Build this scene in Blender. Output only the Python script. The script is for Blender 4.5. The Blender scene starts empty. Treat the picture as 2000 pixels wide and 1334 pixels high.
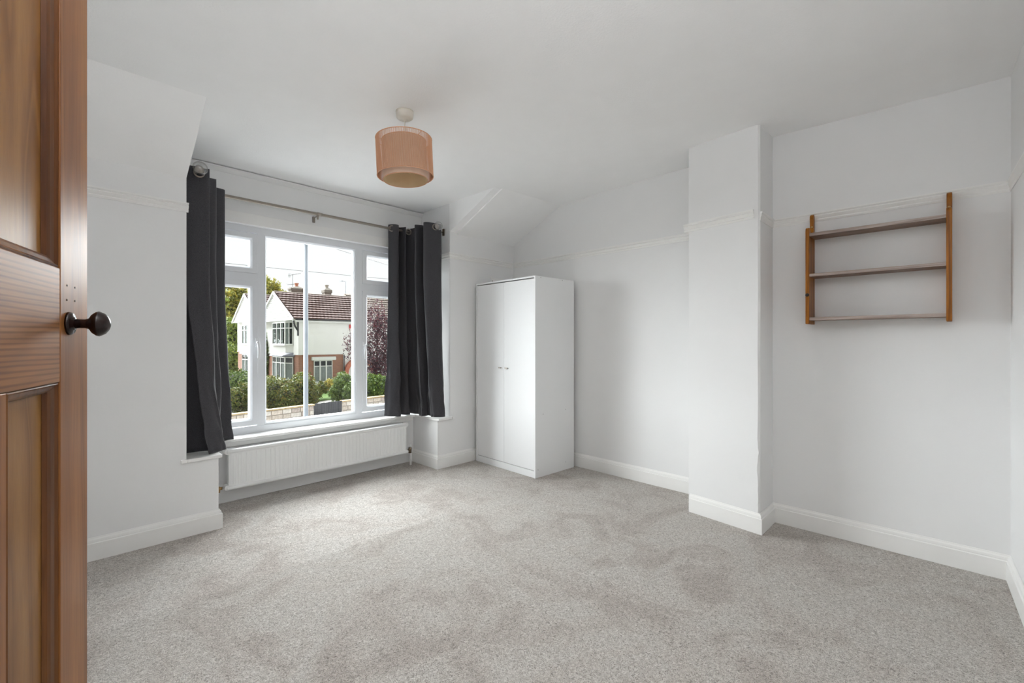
import bpy, math, random
import numpy as np
from mathutils import Vector, Matrix, noise

SC = bpy.context.scene
COL = SC.collection
PI = math.pi

# ------------------------------------------------------------------ camera
FX, FY = 0.7167150, 0.6973662          # heading of the lens (level)
RX, RY = 0.6973662, -0.7167150
cam_d = bpy.data.cameras.new('camera')
cam = bpy.data.objects.new('camera', cam_d)
COL.objects.link(cam)
cam.location = (0, 0, 1.2)
cam.rotation_euler = (PI / 2, 0, math.atan2(FY, FX) - PI / 2)
cam_d.sensor_width = 36.0
cam_d.lens = 36.0 * 889.0 / 2000.0
cam_d.shift_y = -0.001
cam_d.clip_start = 0.02
cam_d.clip_end = 400
SC.camera = cam

# ------------------------------------------------------------------ world, sun, exposure
world = bpy.data.worlds.new('overcast_sky')
SC.world = world
world.use_nodes = True
wn = world.node_tree
bg = wn.nodes['Background']
bg.inputs['Color'].default_value = (0.985, 0.992, 1.0, 1)
bg.inputs['Strength'].default_value = 1.12

def sun(name, energy, az, el, ang, col):
    """az: direction the light comes from, degrees from +X towards +Y."""
    d = bpy.data.lights.new(name, 'SUN')
    d.energy = energy
    d.angle = math.radians(ang)
    d.color = col
    o = bpy.data.objects.new(name, d)
    COL.objects.link(o)
    a, e = math.radians(az), math.radians(el)
    v = Vector((math.cos(a) * math.cos(e), math.sin(a) * math.cos(e), math.sin(e)))
    o.rotation_euler = v.to_track_quat('Z', 'Y').to_euler()
    o.location = v * 60
    return o

sun('veiled_sun', 49.0, 92, 20, 108, (0.955, 0.98, 1.0))      # bright cloud behind the opposite houses

def area(name, energy, loc, rot, sx, sy, col):
    d = bpy.data.lights.new(name, 'AREA')
    d.shape = 'RECTANGLE'
    d.size, d.size_y = sx, sy
    d.energy = energy
    d.color = col
    o = bpy.data.objects.new(name, d)
    COL.objects.link(o)
    o.location = loc
    o.rotation_euler = rot
    return o

area('added_ceiling_fill', 28.0, (0.15, 0.15, 1.95), (math.radians(180), 0, 0), 0.5, 0.5, (0.96, 0.98, 1.0))  # added fill lamp aimed up at the ceiling, no real source there
area('added_hall_fill', 8.0, (-0.95, 0.05, 2.30), (0, 0, 0), 0.4, 0.4, (1.0, 0.95, 0.88))  # fill lamp added in the unseen hall to brighten the room

SC.view_settings.view_transform = 'Standard'
SC.view_settings.look = 'None'
SC.view_settings.gamma = 1.0
SC.view_settings.use_curve_mapping = False
SC.view_settings.exposure = 0.0
SC.cycles.use_denoising = True
SC.cycles.max_bounces = 14
SC.cycles.diffuse_bounces = 8
SC.cycles.transparent_max_bounces = 24
SC.cycles.sample_clamp_indirect = 6.0
SC.cycles.caustics_reflective = False
SC.cycles.caustics_refractive = False

# ------------------------------------------------------------------ helpers
def at(px, py, d):
    """point of the real place seen at a pixel, d metres in front of the lens"""
    lat = (px - 1000) / 889.0 * d
    return Vector((FX * d + RX * lat, FY * d + RY * lat, 1.2 + (665 - py) * d / 889.0))

def tag(o, label=None, cat=None, group=None, kind=None):
    if label: o['label'] = label
    if cat: o['category'] = cat
    if group: o['group'] = group
    if kind: o['kind'] = kind
    return o

def empty(name, loc=(0, 0, 0), rz=0.0):
    o = bpy.data.objects.new(name, None)
    COL.objects.link(o)
    o.location = loc
    o.rotation_euler = (0, 0, rz)
    o.empty_display_size = 0.05
    return o

def link(name, mesh, parent=None):
    o = bpy.data.objects.new(name, mesh)
    COL.objects.link(o)
    if parent is not None:
        o.parent = parent
    return o

def copy_tree(o, parent=None):
    c = o.copy()
    COL.objects.link(c)
    if parent is not None:
        c.parent = parent
    for ch in list(o.children):
        copy_tree(ch, c)
    return c

class MB:
    def __init__(s):
        s.v, s.f, s.sm = [], [], []
    def add(s, vs, fs, smooth=False):
        n = len(s.v)
        s.v += [tuple(p) for p in vs]
        s.f += [tuple(i + n for i in f) for f in fs]
        s.sm += [smooth] * len(fs)
        return s
    def box(s, x0, x1, y0, y1, z0, z1):
        v = [(x, y, z) for z in (z0, z1) for y in (y0, y1) for x in (x0, x1)]
        return s.add(v, [(0, 2, 3, 1), (4, 5, 7, 6), (0, 1, 5, 4), (2, 6, 7, 3), (0, 4, 6, 2), (1, 3, 7, 5)])
    def prism(s, pts, z0, z1):
        """polygon in XY, counter-clockwise, extruded in z (z may be a list per point for the top)"""
        n = len(pts)
        zt = z1 if isinstance(z1, (list, tuple)) else [z1] * n
        v = [(p[0], p[1], z0) for p in pts] + [(p[0], p[1], zt[i]) for i, p in enumerate(pts)]
        f = [tuple(range(n - 1, -1, -1)), tuple(range(n, 2 * n))]
        f += [(i, (i + 1) % n, n + (i + 1) % n, n + i) for i in range(n)]
        return s.add(v, f)
    def extrude(s, pts, a, b, axis='x'):
        """closed profile pts (u, w) extruded along axis between a and b; x: (y,z) y: (x,z)"""
        n = len(pts)
        g = (lambda t, u, w: (t, u, w)) if axis == 'x' else (lambda t, u, w: (u, t, w))
        v = [g(a, *p) for p in pts] + [g(b, *p) for p in pts]
        f = [tuple(range(n)), tuple(range(2 * n - 1, n - 1, -1))]
        f += [(i, n + i, n + (i + 1) % n, (i + 1) % n) for i in range(n)]
        return s.add(v, f)
    def tube(s, path, r, n=12, caps=True, smooth=True):
        path = [Vector(p) for p in path]
        rr = r if isinstance(r, (list, tuple)) else [r] * len(path)
        vs, fs = [], []
        up = None
        for i, p in enumerate(path):
            t = (path[min(i + 1, len(path) - 1)] - path[max(i - 1, 0)]).normalized()
            if up is None:
                up = Vector((0, 0, 1)) if abs(t.z) < 0.9 else Vector((1, 0, 0))
            a = t.cross(up).normalized()
            b = t.cross(a).normalized()
            up = -b if False else up
            for k in range(n):
                w = 2 * PI * k / n
                vs.append(p + (a * math.cos(w) + b * math.sin(w)) * rr[i])
        for i in range(len(path) - 1):
            for k in range(n):
                k2 = (k + 1) % n
                fs.append((i * n + k, i * n + k2, (i + 1) * n + k2, (i + 1) * n + k))
        s.add(vs, fs, smooth)
        if caps:
            m = len(s.v) - len(vs)
            s.f.append(tuple(m + k for k in range(n - 1, -1, -1))); s.sm.append(False)
            e = m + (len(path) - 1) * n
            s.f.append(tuple(e + k for k in range(n))); s.sm.append(False)
        return s
    def lathe(s, prof, origin, axis=(0, 0, 1), n=32):
        """prof: list of (r, h) along axis"""
        ax = Vector(axis).normalized()
        u = ax.orthogonal().normalized()
        w = ax.cross(u)
        o = Vector(origin)
        vs, fs = [], []
        for r, hh in prof:
            for k in range(n):
                a = 2 * PI * k / n
                vs.append(o + ax * hh + (u * math.cos(a) + w * math.sin(a)) * max(r, 1e-5))
        for i in range(len(prof) - 1):
            for k in range(n):
                k2 = (k + 1) % n
                fs.append((i * n + k, i * n + k2, (i + 1) * n + k2, (i + 1) * n + k))
        return s.add(vs, fs, True)
    def torus(s, c, axis, R, r, n=28, m=10):
        ax = Vector(axis).normalized()
        u = ax.orthogonal().normalized()
        w = ax.cross(u)
        c = Vector(c)
        vs, fs = [], []
        for i in range(n):
            a = 2 * PI * i / n
            e = u * math.cos(a) + w * math.sin(a)
            for k in range(m):
                b = 2 * PI * k / m
                vs.append(c + e * (R + r * math.cos(b)) + ax * (r * math.sin(b)))
        for i in range(n):
            for k in range(m):
                fs.append((i * m + k, ((i + 1) % n) * m + k, ((i + 1) % n) * m + (k + 1) % m, i * m + (k + 1) % m))
        return s.add(vs, fs, True)
    def mesh(s, name, mat, fix=True):
        me = bpy.data.meshes.new(name)
        me.from_pydata(s.v, [], s.f)
        me.polygons.foreach_set('use_smooth', s.sm)
        if mat is not None:
            me.materials.append(mat)
        me.update()
        if fix:
            import bmesh
            bm = bmesh.new(); bm.from_mesh(me)
            bmesh.ops.recalc_face_normals(bm, faces=bm.faces)
            bm.to_mesh(me); bm.free()
        return me
    def build(s, name, mat, parent=None, bevel=0.0, seg=2, fix=True):
        o = link(name, s.mesh(name, mat, fix), parent)
        if bevel:
            b = o.modifiers.new('bevel', 'BEVEL')
            b.width = bevel; b.segments = seg; b.limit_method = 'ANGLE'; b.angle_limit = math.radians(40)
            b.harden_normals = False
        return o

def sweep(path, prof, z0=0.0, closed_ends=True, side=1):
    """profile (out, up) swept along plan path; 'out' to the left of travel (side=1)"""
    m = MB()
    P = [Vector((p[0], p[1])) for p in path]
    nrm = []
    for i in range(len(P)):
        ds = []
        if i > 0: ds.append((P[i] - P[i - 1]).normalized())
        if i < len(P) - 1: ds.append((P[i + 1] - P[i]).normalized())
        ns = [Vector((-d.y, d.x)) * side for d in ds]
        if len(ns) == 2:
            b = (ns[0] + ns[1]).normalized()
            b = b / max(0.2, b.dot(ns[0]))
        else:
            b = ns[0]
        nrm.append(b)
    k = len(prof)
    vs = []
    for p, b in zip(P, nrm):
        for o_, u_ in prof:
            vs.append((p.x + b.x * o_, p.y + b.y * o_, z0 + u_))
    fs = []
    for i in range(len(P) - 1):
        for j in range(k):
            j2 = (j + 1) % k
            fs.append((i * k + j, i * k + j2, (i + 1) * k + j2, (i + 1) * k + j))
    fs.append(tuple(range(k))); fs.append(tuple((len(P) - 1) * k + j for j in range(k - 1, -1, -1)))
    m.add(vs, fs)
    return m

# ------------------------------------------------------------------ materials
def new_mat(name):
    m = bpy.data.materials.new(name)
    m.use_nodes = True
    nt = m.node_tree
    return m, nt, nt.nodes['Principled BSDF']

def N(nt, typ, **kw):
    n = nt.nodes.new(typ)
    for k, v in kw.items():
        if hasattr(n, k) and not isinstance(v, (tuple,)) and k not in n.inputs:
            setattr(n, k, v)
        else:
            n.inputs[k].default_value = v
    return n

def ramp(nt, fac, stops):
    r = nt.nodes.new('ShaderNodeValToRGB')
    el = r.color_ramp.elements
    while len(el) < len(stops): el.new(0.5)
    for e, (p, c) in zip(el, stops):
        e.position = p
        e.color = (c[0], c[1], c[2], 1)
    nt.links.new(fac, r.inputs['Fac'])
    return r.outputs['Color']

def bump(nt, b, height, strength, dist):
    n = nt.nodes.new('ShaderNodeBump')
    n.inputs['Strength'].default_value = strength
    n.inputs['Distance'].default_value = dist
    nt.links.new(height, n.inputs['Height'])
    nt.links.new(n.outputs['Normal'], b.inputs['Normal'])

def objco(nt, scale=(1, 1, 1)):
    tc = nt.nodes.new('ShaderNodeTexCoord')
    mp = nt.nodes.new('ShaderNodeMapping')
    mp.inputs['Scale'].default_value = scale
    nt.links.new(tc.outputs['Object'], mp.inputs['Vector'])
    return mp.outputs['Vector']

def plain(name, col, rough=0.5, metal=0.0, noise_amt=0.03, nscale=6.0, bmp=0.0, bscale=120.0, bdist=0.001, spec=0.5, coat=0.0):
    m, nt, b = new_mat(name)
    v = objco(nt)
    n = N(nt, 'ShaderNodeTexNoise', Scale=nscale, Detail=4.0)
    nt.links.new(v, n.inputs['Vector'])
    lo = [c * (1 - noise_amt) for c in col]; hi = [min(1, c * (1 + noise_amt)) for c in col]
    nt.links.new(ramp(nt, n.outputs['Fac'], [(0.3, lo), (0.7, hi)]), b.inputs['Base Color'])
    b.inputs['Roughness'].default_value = rough
    b.inputs['Metallic'].default_value = metal
    b.inputs['Specular IOR Level'].default_value = spec
    if coat: b.inputs['Coat Weight'].default_value = coat
    if bmp:
        n2 = N(nt, 'ShaderNodeTexNoise', Scale=bscale, Detail=5.0)
        nt.links.new(v, n2.inputs['Vector'])
        bump(nt, b, n2.outputs['Fac'], bmp, bdist)
    return m

M = {}
M['wall'] = plain('white_emulsion_wall', (0.785, 0.785, 0.785), 0.75, noise_amt=0.008, nscale=2.5, bmp=0.22, bscale=55, bdist=0.0016, spec=0.25)
M['ceiling'] = plain('white_textured_ceiling', (0.91, 0.91, 0.91), 0.85, noise_amt=0.008, bmp=0.5, bscale=130, bdist=0.0018, spec=0.2)
M['gloss'] = plain('white_gloss_woodwork', (0.82, 0.815, 0.80), 0.35, noise_amt=0.012, bmp=0.06, bscale=20, bdist=0.001)
M['upvc'] = plain('white_window_plastic', (0.75, 0.77, 0.80), 0.28, noise_amt=0.005)
M['melamine'] = plain('white_melamine_board', (0.80, 0.805, 0.81), 0.45, noise_amt=0.004, spec=0.28)
M['radiator'] = plain('white_radiator_enamel', (0.80, 0.805, 0.80), 0.3, noise_amt=0.006)
M['chrome'] = plain('brushed_nickel', (0.30, 0.265, 0.23), 0.33, metal=1.0, noise_amt=0.03)
M['darkmetal'] = plain('tarnished_dark_brass', (0.16, 0.12, 0.08), 0.4, metal=0.8, noise_amt=0.3, nscale=60)
M['brass'] = plain('brass', (0.55, 0.36, 0.16), 0.35, metal=1.0)
M['hole'] = plain('black_screw_hole', (0.03, 0.03, 0.03), 0.8)
M['handle'] = plain('white_lacquered_metal', (0.82, 0.83, 0.85), 0.22)
M['rose'] = plain('ivory_plastic', (0.66, 0.62, 0.55), 0.45)

def glass_thin(name, tint=(1, 1, 1), refl=0.06, rough=0.0, fres=0.35):
    m = bpy.data.materials.new(name)
    m.use_nodes = True
    nt = m.node_tree
    nt.nodes.clear()
    out = nt.nodes.new('ShaderNodeOutputMaterial')
    mix = nt.nodes.new('ShaderNodeMixShader')
    tr = nt.nodes.new('ShaderNodeBsdfTransparent')
    gl = nt.nodes.new('ShaderNodeBsdfGlossy')
    tr.inputs['Color'].default_value = (*tint, 1)
    gl.inputs['Roughness'].default_value = rough
    lw = nt.nodes.new('ShaderNodeLayerWeight')
    lw.inputs['Blend'].default_value = 0.25
    mt = nt.nodes.new('ShaderNodeMath'); mt.operation = 'MULTIPLY_ADD'
    mt.inputs[1].default_value = fres; mt.inputs[2].default_value = refl
    nt.links.new(lw.outputs['Fresnel'], mt.inputs[0])
    nt.links.new(mt.outputs[0], mix.inputs['Fac'])
    nt.links.new(tr.outputs[0], mix.inputs[1])
    nt.links.new(gl.outputs[0], mix.inputs[2])
    nt.links.new(mix.outputs[0], out.inputs['Surface'])
    return m
M['glass'] = glass_thin('clear_window_glass', (0.97, 0.985, 0.98), 0.02)
finial_mat = glass_thin('crackled_clear_glass', (0.90, 0.90, 0.90), 0.16, 0.18)

def crackle_glass():
    m, nt, b = new_mat('crackled_clear_glass')
    b.inputs['Base Color'].default_value = (0.9, 0.9, 0.9, 1)
    b.inputs['Roughness'].default_value = 0.12
    b.inputs['Transmission Weight'].default_value = 0.85
    b.inputs['IOR'].default_value = 1.35
    v = objco(nt)
    vo = N(nt, 'ShaderNodeTexVoronoi', Scale=90.0)
    nt.links.new(v, vo.inputs['Vector'])
    bump(nt, b, vo.outputs['Distance'], 0.5, 0.003)
    return m
M['finial'] = finial_mat

def carpet():
    m, nt, b = new_mat('beige_cut_pile_carpet')
    tc = nt.nodes.new('ShaderNodeTexCoord')
    v = tc.outputs['Object']
    # slightly warped coordinates for the tufts
    fib = N(nt, 'ShaderNodeTexNoise', Scale=115.0, Detail=3.0, Roughness=0.75, Distortion=1.6)
    med = N(nt, 'ShaderNodeTexNoise', Scale=38.0, Detail=4.0, Roughness=0.65, Distortion=0.8)
    big = N(nt, 'ShaderNodeTexNoise', Scale=2.3, Detail=3.0, Roughness=0.55, Distortion=1.5)
    for n in (fib, med, big): nt.links.new(v, n.inputs['Vector'])
    fine = ramp(nt, fib.outputs['Fac'], [(0.36, (0.26, 0.232, 0.205)), (0.48, (0.62, 0.578, 0.538)), (0.62, (0.88, 0.845, 0.81))])
    nap = ramp(nt, big.outputs['Fac'], [(0.36, (0.82, 0.785, 0.765)), (0.48, (0.97, 0.955, 0.94)), (0.58, (1.0, 1.0, 0.995))])
    mix = nt.nodes.new('ShaderNodeMix'); mix.data_type = 'RGBA'; mix.blend_type = 'MULTIPLY'
    mix.inputs['Factor'].default_value = 1.0
    nt.links.new(fine, mix.inputs['A']); nt.links.new(nap, mix.inputs['B'])
    mm = ramp(nt, med.outputs['Fac'], [(0.3, (0.86, 0.85, 0.84)), (0.6, (1, 1, 1))])
    mix2 = nt.nodes.new('ShaderNodeMix'); mix2.data_type = 'RGBA'; mix2.blend_type = 'MULTIPLY'
    mix2.inputs['Factor'].default_value = 1.0
    nt.links.new(mix.outputs['Result'], mix2.inputs['A']); nt.links.new(mm, mix2.inputs['B'])
    # brushed strip: pile lies the other way on the window side of a vacuum line
    sp = nt.nodes.new('ShaderNodeSeparateXYZ'); nt.links.new(v, sp.inputs[0])
    wob = nt.nodes.new('ShaderNodeMath'); wob.operation = 'MULTIPLY_ADD'; wob.inputs[1].default_value = 0.06
    nt.links.new(big.outputs['Fac'], wob.inputs[0]); nt.links.new(sp.outputs['Y'], wob.inputs[2])
    mr = nt.nodes.new('ShaderNodeMapRange')
    mr.inputs['From Min'].default_value = 2.535; mr.inputs['From Max'].default_value = 2.565
    nt.links.new(wob.outputs[0], mr.inputs['Value'])
    mr2 = nt.nodes.new('ShaderNodeMapRange')
    mr2.inputs['From Min'].default_value = 2.3; mr2.inputs['From Max'].default_value = 1.7
    nt.links.new(sp.outputs['X'], mr2.inputs['Value'])
    mu = nt.nodes.new('ShaderNodeMath'); mu.operation = 'MULTIPLY'
    nt.links.new(mr.outputs[0], mu.inputs[0]); nt.links.new(mr2.outputs[0], mu.inputs[1])
    mix3 = nt.nodes.new('ShaderNodeMix'); mix3.data_type = 'RGBA'; mix3.blend_type = 'MULTIPLY'
    mix3.inputs['Factor'].default_value = 1.0
    lay = ramp(nt, mu.outputs[0], [(0.0, (0.86, 0.855, 0.845)), (1.0, (1.0, 1.0, 1.0))])
    nt.links.new(mix2.outputs['Result'], mix3.inputs['A']); nt.links.new(lay, mix3.inputs['B'])
    nt.links.new(mix3.outputs['Result'], b.inputs['Base Color'])
    b.inputs['Roughness'].default_value = 1.0
    b.inputs['Specular IOR Level'].default_value = 0.05
    b.inputs['Sheen Weight'].default_value = 0.25
    b.inputs['Sheen Roughness'].default_value = 0.5
    ad = nt.nodes.new('ShaderNodeMath'); ad.operation = 'ADD'
    nt.links.new(fib.outputs['Fac'], ad.inputs[0]); nt.links.new(med.outputs['Fac'], ad.inputs[1])
    bump(nt, b, ad.outputs[0], 0.9, 0.009)
    return m
M['carpet'] = carpet()

def wood(name, dark, mid, light, axis='z', rough=0.3,  fine=130.0, fc=0.72, spec=0.26, scale=1.0, coat=0.0, seed=0.0, rings=9.0, wave=0.0, stretch=0.055):
    m, nt, b = new_mat(name)
    st = {'z': (1, 1, stretch), 'x': (stretch, 1, 1), 'y': (1, stretch, 1)}[axis]
    tc = nt.nodes.new('ShaderNodeTexCoord')
    mp = nt.nodes.new('ShaderNodeMapping')
    mp.inputs['Scale'].default_value = st
    mp.inputs['Location'].default_value = (seed, seed * 0.7, seed * 0.3)
    nt.links.new(tc.outputs['Object'], mp.inputs['Vector'])
    n1 = N(nt, 'ShaderNodeTexNoise', Scale=7.0 * scale, Detail=2.0, Roughness=0.4, Distortion=0.3)
    nt.links.new(mp.outputs['Vector'], n1.inputs['Vector'])
    mu = nt.nodes.new('ShaderNodeMath'); mu.operation = 'MULTIPLY'; mu.inputs[1].default_value = rings
    nt.links.new(n1.outputs['Fac'], mu.inputs[0])
    fr = nt.nodes.new('ShaderNodeMath'); fr.operation = 'PINGPONG'; fr.inputs[1].default_value = 0.5
    nt.links.new(mu.outputs[0], fr.inputs[0])
    m2 = nt.nodes.new('ShaderNodeMath'); m2.operation = 'MULTIPLY'; m2.inputs[1].default_value = 2.0
    nt.links.new(fr.outputs[0], m2.inputs[0])
    c1 = ramp(nt, m2.outputs[0], [(0.0, light), (0.55, mid), (0.9, dark), (1.0, mid)])
    n2 = N(nt, 'ShaderNodeTexNoise', Scale=fine, Detail=3.0, Roughness=0.6)
    nt.links.new(mp.outputs['Vector'], n2.inputs['Vector'])
    c2 = ramp(nt, n2.outputs['Fac'], [(0.36, (fc, fc * 0.96, fc * 0.93)), (0.6, (1, 1, 1))])
    mix = nt.nodes.new('ShaderNodeMix'); mix.data_type = 'RGBA'; mix.blend_type = 'MULTIPLY'
    mix.inputs['Factor'].default_value = 1.0
    nt.links.new(c1, mix.inputs['A']); nt.links.new(c2, mix.inputs['B'])
    res = mix.outputs['Result']
    if wave:
        wv = nt.nodes.new('ShaderNodeTexWave'); wv.bands_direction = 'Z'
        wv.inputs['Scale'].default_value = wave; wv.inputs['Distortion'].default_value = 9.0
        wv.inputs['Detail'].default_value = 2.0; wv.inputs['Detail Scale'].default_value = 0.6
        nt.links.new(mp.outputs['Vector'], wv.inputs['Vector'])
        c3 = ramp(nt, wv.outputs['Fac'], [(0.0, (0.62, 0.56, 0.52)), (0.55, (1, 1, 1))])
        mw = nt.nodes.new('ShaderNodeMix'); mw.data_type = 'RGBA'; mw.blend_type = 'MULTIPLY'
        mw.inputs['Factor'].default_value = 1.0
        nt.links.new(res, mw.inputs['A']); nt.links.new(c3, mw.inputs['B'])
        res = mw.outputs['Result']
    nt.links.new(res, b.inputs['Base Color'])
    b.inputs['Roughness'].default_value = rough
    b.inputs['Specular IOR Level'].default_value = spec
    if coat:
        b.inputs['Coat Weight'].default_value = coat
        b.inputs['Coat Roughness'].default_value = 0.22
    bump(nt, b, n2.outputs['Fac'], 0.25, 0.0006)
    return m
PD, PM, PL = (0.190, 0.070, 0.018), (0.262, 0.104, 0.029), (0.310, 0.134, 0.041)
M['pine_z'] = wood('stripped_pine_upright_grain', PD, PM, PL, 'z', 0.40, 110, 0.80, scale=0.9, seed=1.3, rings=3)
M['pine_panel'] = wood('stripped_pine_panel_grain', (0.165, 0.068, 0.016), (0.235, 0.108, 0.028), (0.265, 0.130, 0.036), 'z', 0.36, 90, 0.88, scale=0.75, seed=4.1, rings=6, stretch=0.16)
M['pine_x'] = wood('stripped_pine_cross_grain', (0.15, 0.062, 0.026), PM, (0.30, 0.15, 0.072), 'x', 0.40, 95, 0.75, scale=1.2, seed=2.2, rings=4, wave=42.0)
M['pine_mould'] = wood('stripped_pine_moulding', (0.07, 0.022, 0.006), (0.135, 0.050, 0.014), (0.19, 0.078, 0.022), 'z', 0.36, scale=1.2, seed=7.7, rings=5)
M['honey_z'] = wood('honey_pine_upright', (0.20, 0.060, 0.004), (0.31, 0.105, 0.006), (0.37, 0.135, 0.010), 'z', 0.4, scale=1.5, seed=3.0)
M['honey_y'] = wood('honey_pine_shelf', (0.14, 0.066, 0.033), (0.21, 0.110, 0.060), (0.27, 0.155, 0.095), 'y', 0.34, scale=1.6, seed=5.0)
M['pale_edge'] = wood('pale_shelf_edge', (0.25, 0.19, 0.165), (0.36, 0.29, 0.26), (0.44, 0.37, 0.335), 'y', 0.35, 60, 0.8, scale=1.6, seed=9.0)
M['knob'] = plain('dark_brown_glazed_wood', (0.012, 0.005, 0.004), 0.22, spec=0.35)

def fabric():
    m, nt, b = new_mat('charcoal_woven_curtain')
    v = objco(nt)
    n = N(nt, 'ShaderNodeTexNoise', Scale=420.0, Detail=2.0)
    nt.links.new(v, n.inputs['Vector'])
    nt.links.new(ramp(nt, n.outputs['Fac'], [(0.35, (0.032, 0.032, 0.036)), (0.65, (0.066, 0.064, 0.071))]), b.inputs['Base Color'])
    b.inputs['Roughness'].default_value = 0.85
    b.inputs['Sheen Weight'].default_value = 0.20
    b.inputs['Sheen Roughness'].default_value = 0.4
    b.inputs['Specular IOR Level'].default_value = 0.3
    bump(nt, b, n.outputs['Fac'], 0.25, 0.0006)
    return m
M['curtain'] = fabric()
M['string'] = plain('salmon_shade_string', (0.64, 0.345, 0.205), 0.7)
def lining(name, col, trans=0.3):
    m, nt, b = new_mat(name)
    b.inputs['Base Color'].default_value = (*col, 1)
    b.inputs['Roughness'].default_value = 0.8
    tl = nt.nodes.new('ShaderNodeBsdfTranslucent'); tl.inputs['Color'].default_value = (*col, 1)
    mx = nt.nodes.new('ShaderNodeMixShader'); mx.inputs['Fac'].default_value = trans
    out = nt.nodes['Material Output']
    nt.links.new(b.outputs[0], mx.inputs[1]); nt.links.new(tl.outputs[0], mx.inputs[2])
    nt.links.new(mx.outputs[0], out.inputs['Surface'])
    return m
M['drum'] = lining('pale_pink_shade_fabric', (0.74, 0.56, 0.44), 0.25)
M['drum_in'] = lining('cream_shade_lining', (0.78, 0.62, 0.40), 0.25)

# ------------------------------------------------------------------ room shell
def structure(name, o, label=None):
    o.name = name
    o['kind'] = 'structure'
    if label: o['label'] = label
    return o

XL = -0.20                       # inner face of the left wall (behind the open door)
YW = 3.375                       # window wall, left pier
YR = 3.463                       # window wall, right pier
CORNER = (3.58, YR)
def zc(x, y):                    # the old ceiling sags and rises a little
    s = min(1, max(0, (x - 1.5) / 2.0)); s = s * s * (3 - 2 * s)
    return 2.503 + 0.055 * s * math.exp(-((y - 1.5) / 1.6) ** 2)

f = MB().box(-0.25, 3.95, -0.75, 4.0, -0.06, 0.0)
structure('floor', f.build('floor', M['carpet']), 'beige cut-pile carpet with vacuum marks')

m = MB()
nx, ny = 42, 46
x0, x1, y0, y1 = -0.25, 3.9, -0.70, 4.15
vs = [(x0 + (x1 - x0) * i / nx, y0 + (y1 - y0) * j / ny) for j in range(ny + 1) for i in range(nx + 1)]
m.add([(x, y, zc(x, y)) for x, y in vs], [(j * (nx + 1) + i, j * (nx + 1) + i + 1, (j + 1) * (nx + 1) + i + 1, (j + 1) * (nx + 1) + i) for j in range(ny) for i in range(nx)], True)
m.box(x0, x1, y0, y1, 2.64, 2.70)
structure('ceiling', m.build('ceiling', M['ceiling'], fix=False), 'white ceiling with fine paper texture')

# window wall: two piers, low blocks under the ledges, apron and head
m = MB()
m.extrude([(XL - 0.12, 0), (0.779, 0), (0.779, 0.452), (0.609, 0.452), (0.609, 2.66), (XL - 0.12, 2.66)], YW, 4.15, 'y')
m.box(0.7789, 2.565, 3.865, 4.148, 0, 0.452)
m.box(0.6089, 2.708, 3.93, 4.148, 2.10, 2.66)
m.extrude([(2.564, 0), (3.95, 0), (3.95, 2.66), (2.707, 2.66), (2.707, 0.452), (2.564, 0.452)], YR, 4.15, 'y')
structure('wall_window', m.build('wall_window', M['wall'], bevel=0.005), 'white wall around the square bay window')

# sloping soffits left and right of the bay
m = MB()
m.extrude([(2.86, 2.512), (YW + 0.01, 2.19), (YW + 0.01, 2.60), (2.86, 2.60)], XL - 0.05, 0.609, 'x')
structure('ceiling_slope_left', m.build('ceiling_slope_left', M['ceiling'], bevel=0.004), 'white sloping ceiling left of the bay')
m = MB()
m.extrude([(2.83, 2.53), (YR + 0.01, 2.240), (YR + 0.01, 2.62), (2.85, 2.62)], 2.7065, 3.75, 'x')
m.extrude([(2.79, 2.538), (YR + 0.01, 2.225), (YR + 0.01, 2.62), (2.78, 2.62)], 2.785, 3.75, 'x')
structure('ceiling_slope_right', m.build('ceiling_slope_right', M['ceiling'], bevel=0.004), 'white sloping ceiling above the wardrobe')

# right wall: alcove behind the wardrobe, chimney breast, alcove with the shelf
m = MB()
m.prism([(3.58, YR + 0.1), (3.525, 1.30), (4.0, 1.30), (4.0, YR + 0.1)][::-1], 0, 2.66)
m.prism([(3.378, 0.90), (3.370, -0.30), (4.0, -0.30), (4.0, 0.90)][::-1], 0, 2.66)
structure('wall_right', m.build('wall_right', M['wall']), 'white right wall with two alcoves')

m = MB()
lv = 90
cx = [(3.098, 0.868), (3.17, 1.345), (3.9, 1.345), (3.9, 0.868)]
vs = []
rnd = random.Random(5)
zz = [0.0 + 2.66 * i / lv for i in range(lv + 1)]
for z in zz:
    w = max(0.0, 1 - abs(z - 0.42) / 0.34)
    j = w * (noise.noise(Vector((z * 9, 0, 3))) * 0.014 + noise.noise(Vector((z * 31, 4, 3))) * 0.006) + noise.noise(Vector((z * 3, 1, 9))) * 0.002
    e = 0.012
    ax_, ay_ = 3.098, 0.868
    vs += [(ax_ + e * 0.15 + j * 0.3, ay_ + e + j, z), (ax_ + e, ay_ + j * 0.3 + 0.0005, z)]
    vs += [(3.9, 0.868, z), (3.9, 1.345, z), (3.17, 1.345, z), (3.098 + 0.072 * 0.10, 0.868 + 0.477 * 0.10, z)]
k = 6
fs = []
for i in range(lv):
    for j in range(k):
        j2 = (j + 1) % k
        fs.append((i * k + j, i * k + j2, (i + 1) * k + j2, (i + 1) * k + j))
fs += [tuple(range(k)), tuple(lv * k + j for j in range(k - 1, -1, -1))]
m.add(vs, fs)
structure('wall_chimney', m.build('wall_chimney', M['wall']), 'white chimney breast with chipped plaster corner')

def yb(x): return -0.201 - 0.045 * (3.37 - x)
m = MB().prism([(3.42, yb(3.42)), (-0.30, yb(-0.30)), (-0.30, -0.62), (3.42, -0.62)], 0, 2.66)
structure('wall_back', m.build('wall_back', M['wall']), 'white wall at the right edge')

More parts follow.
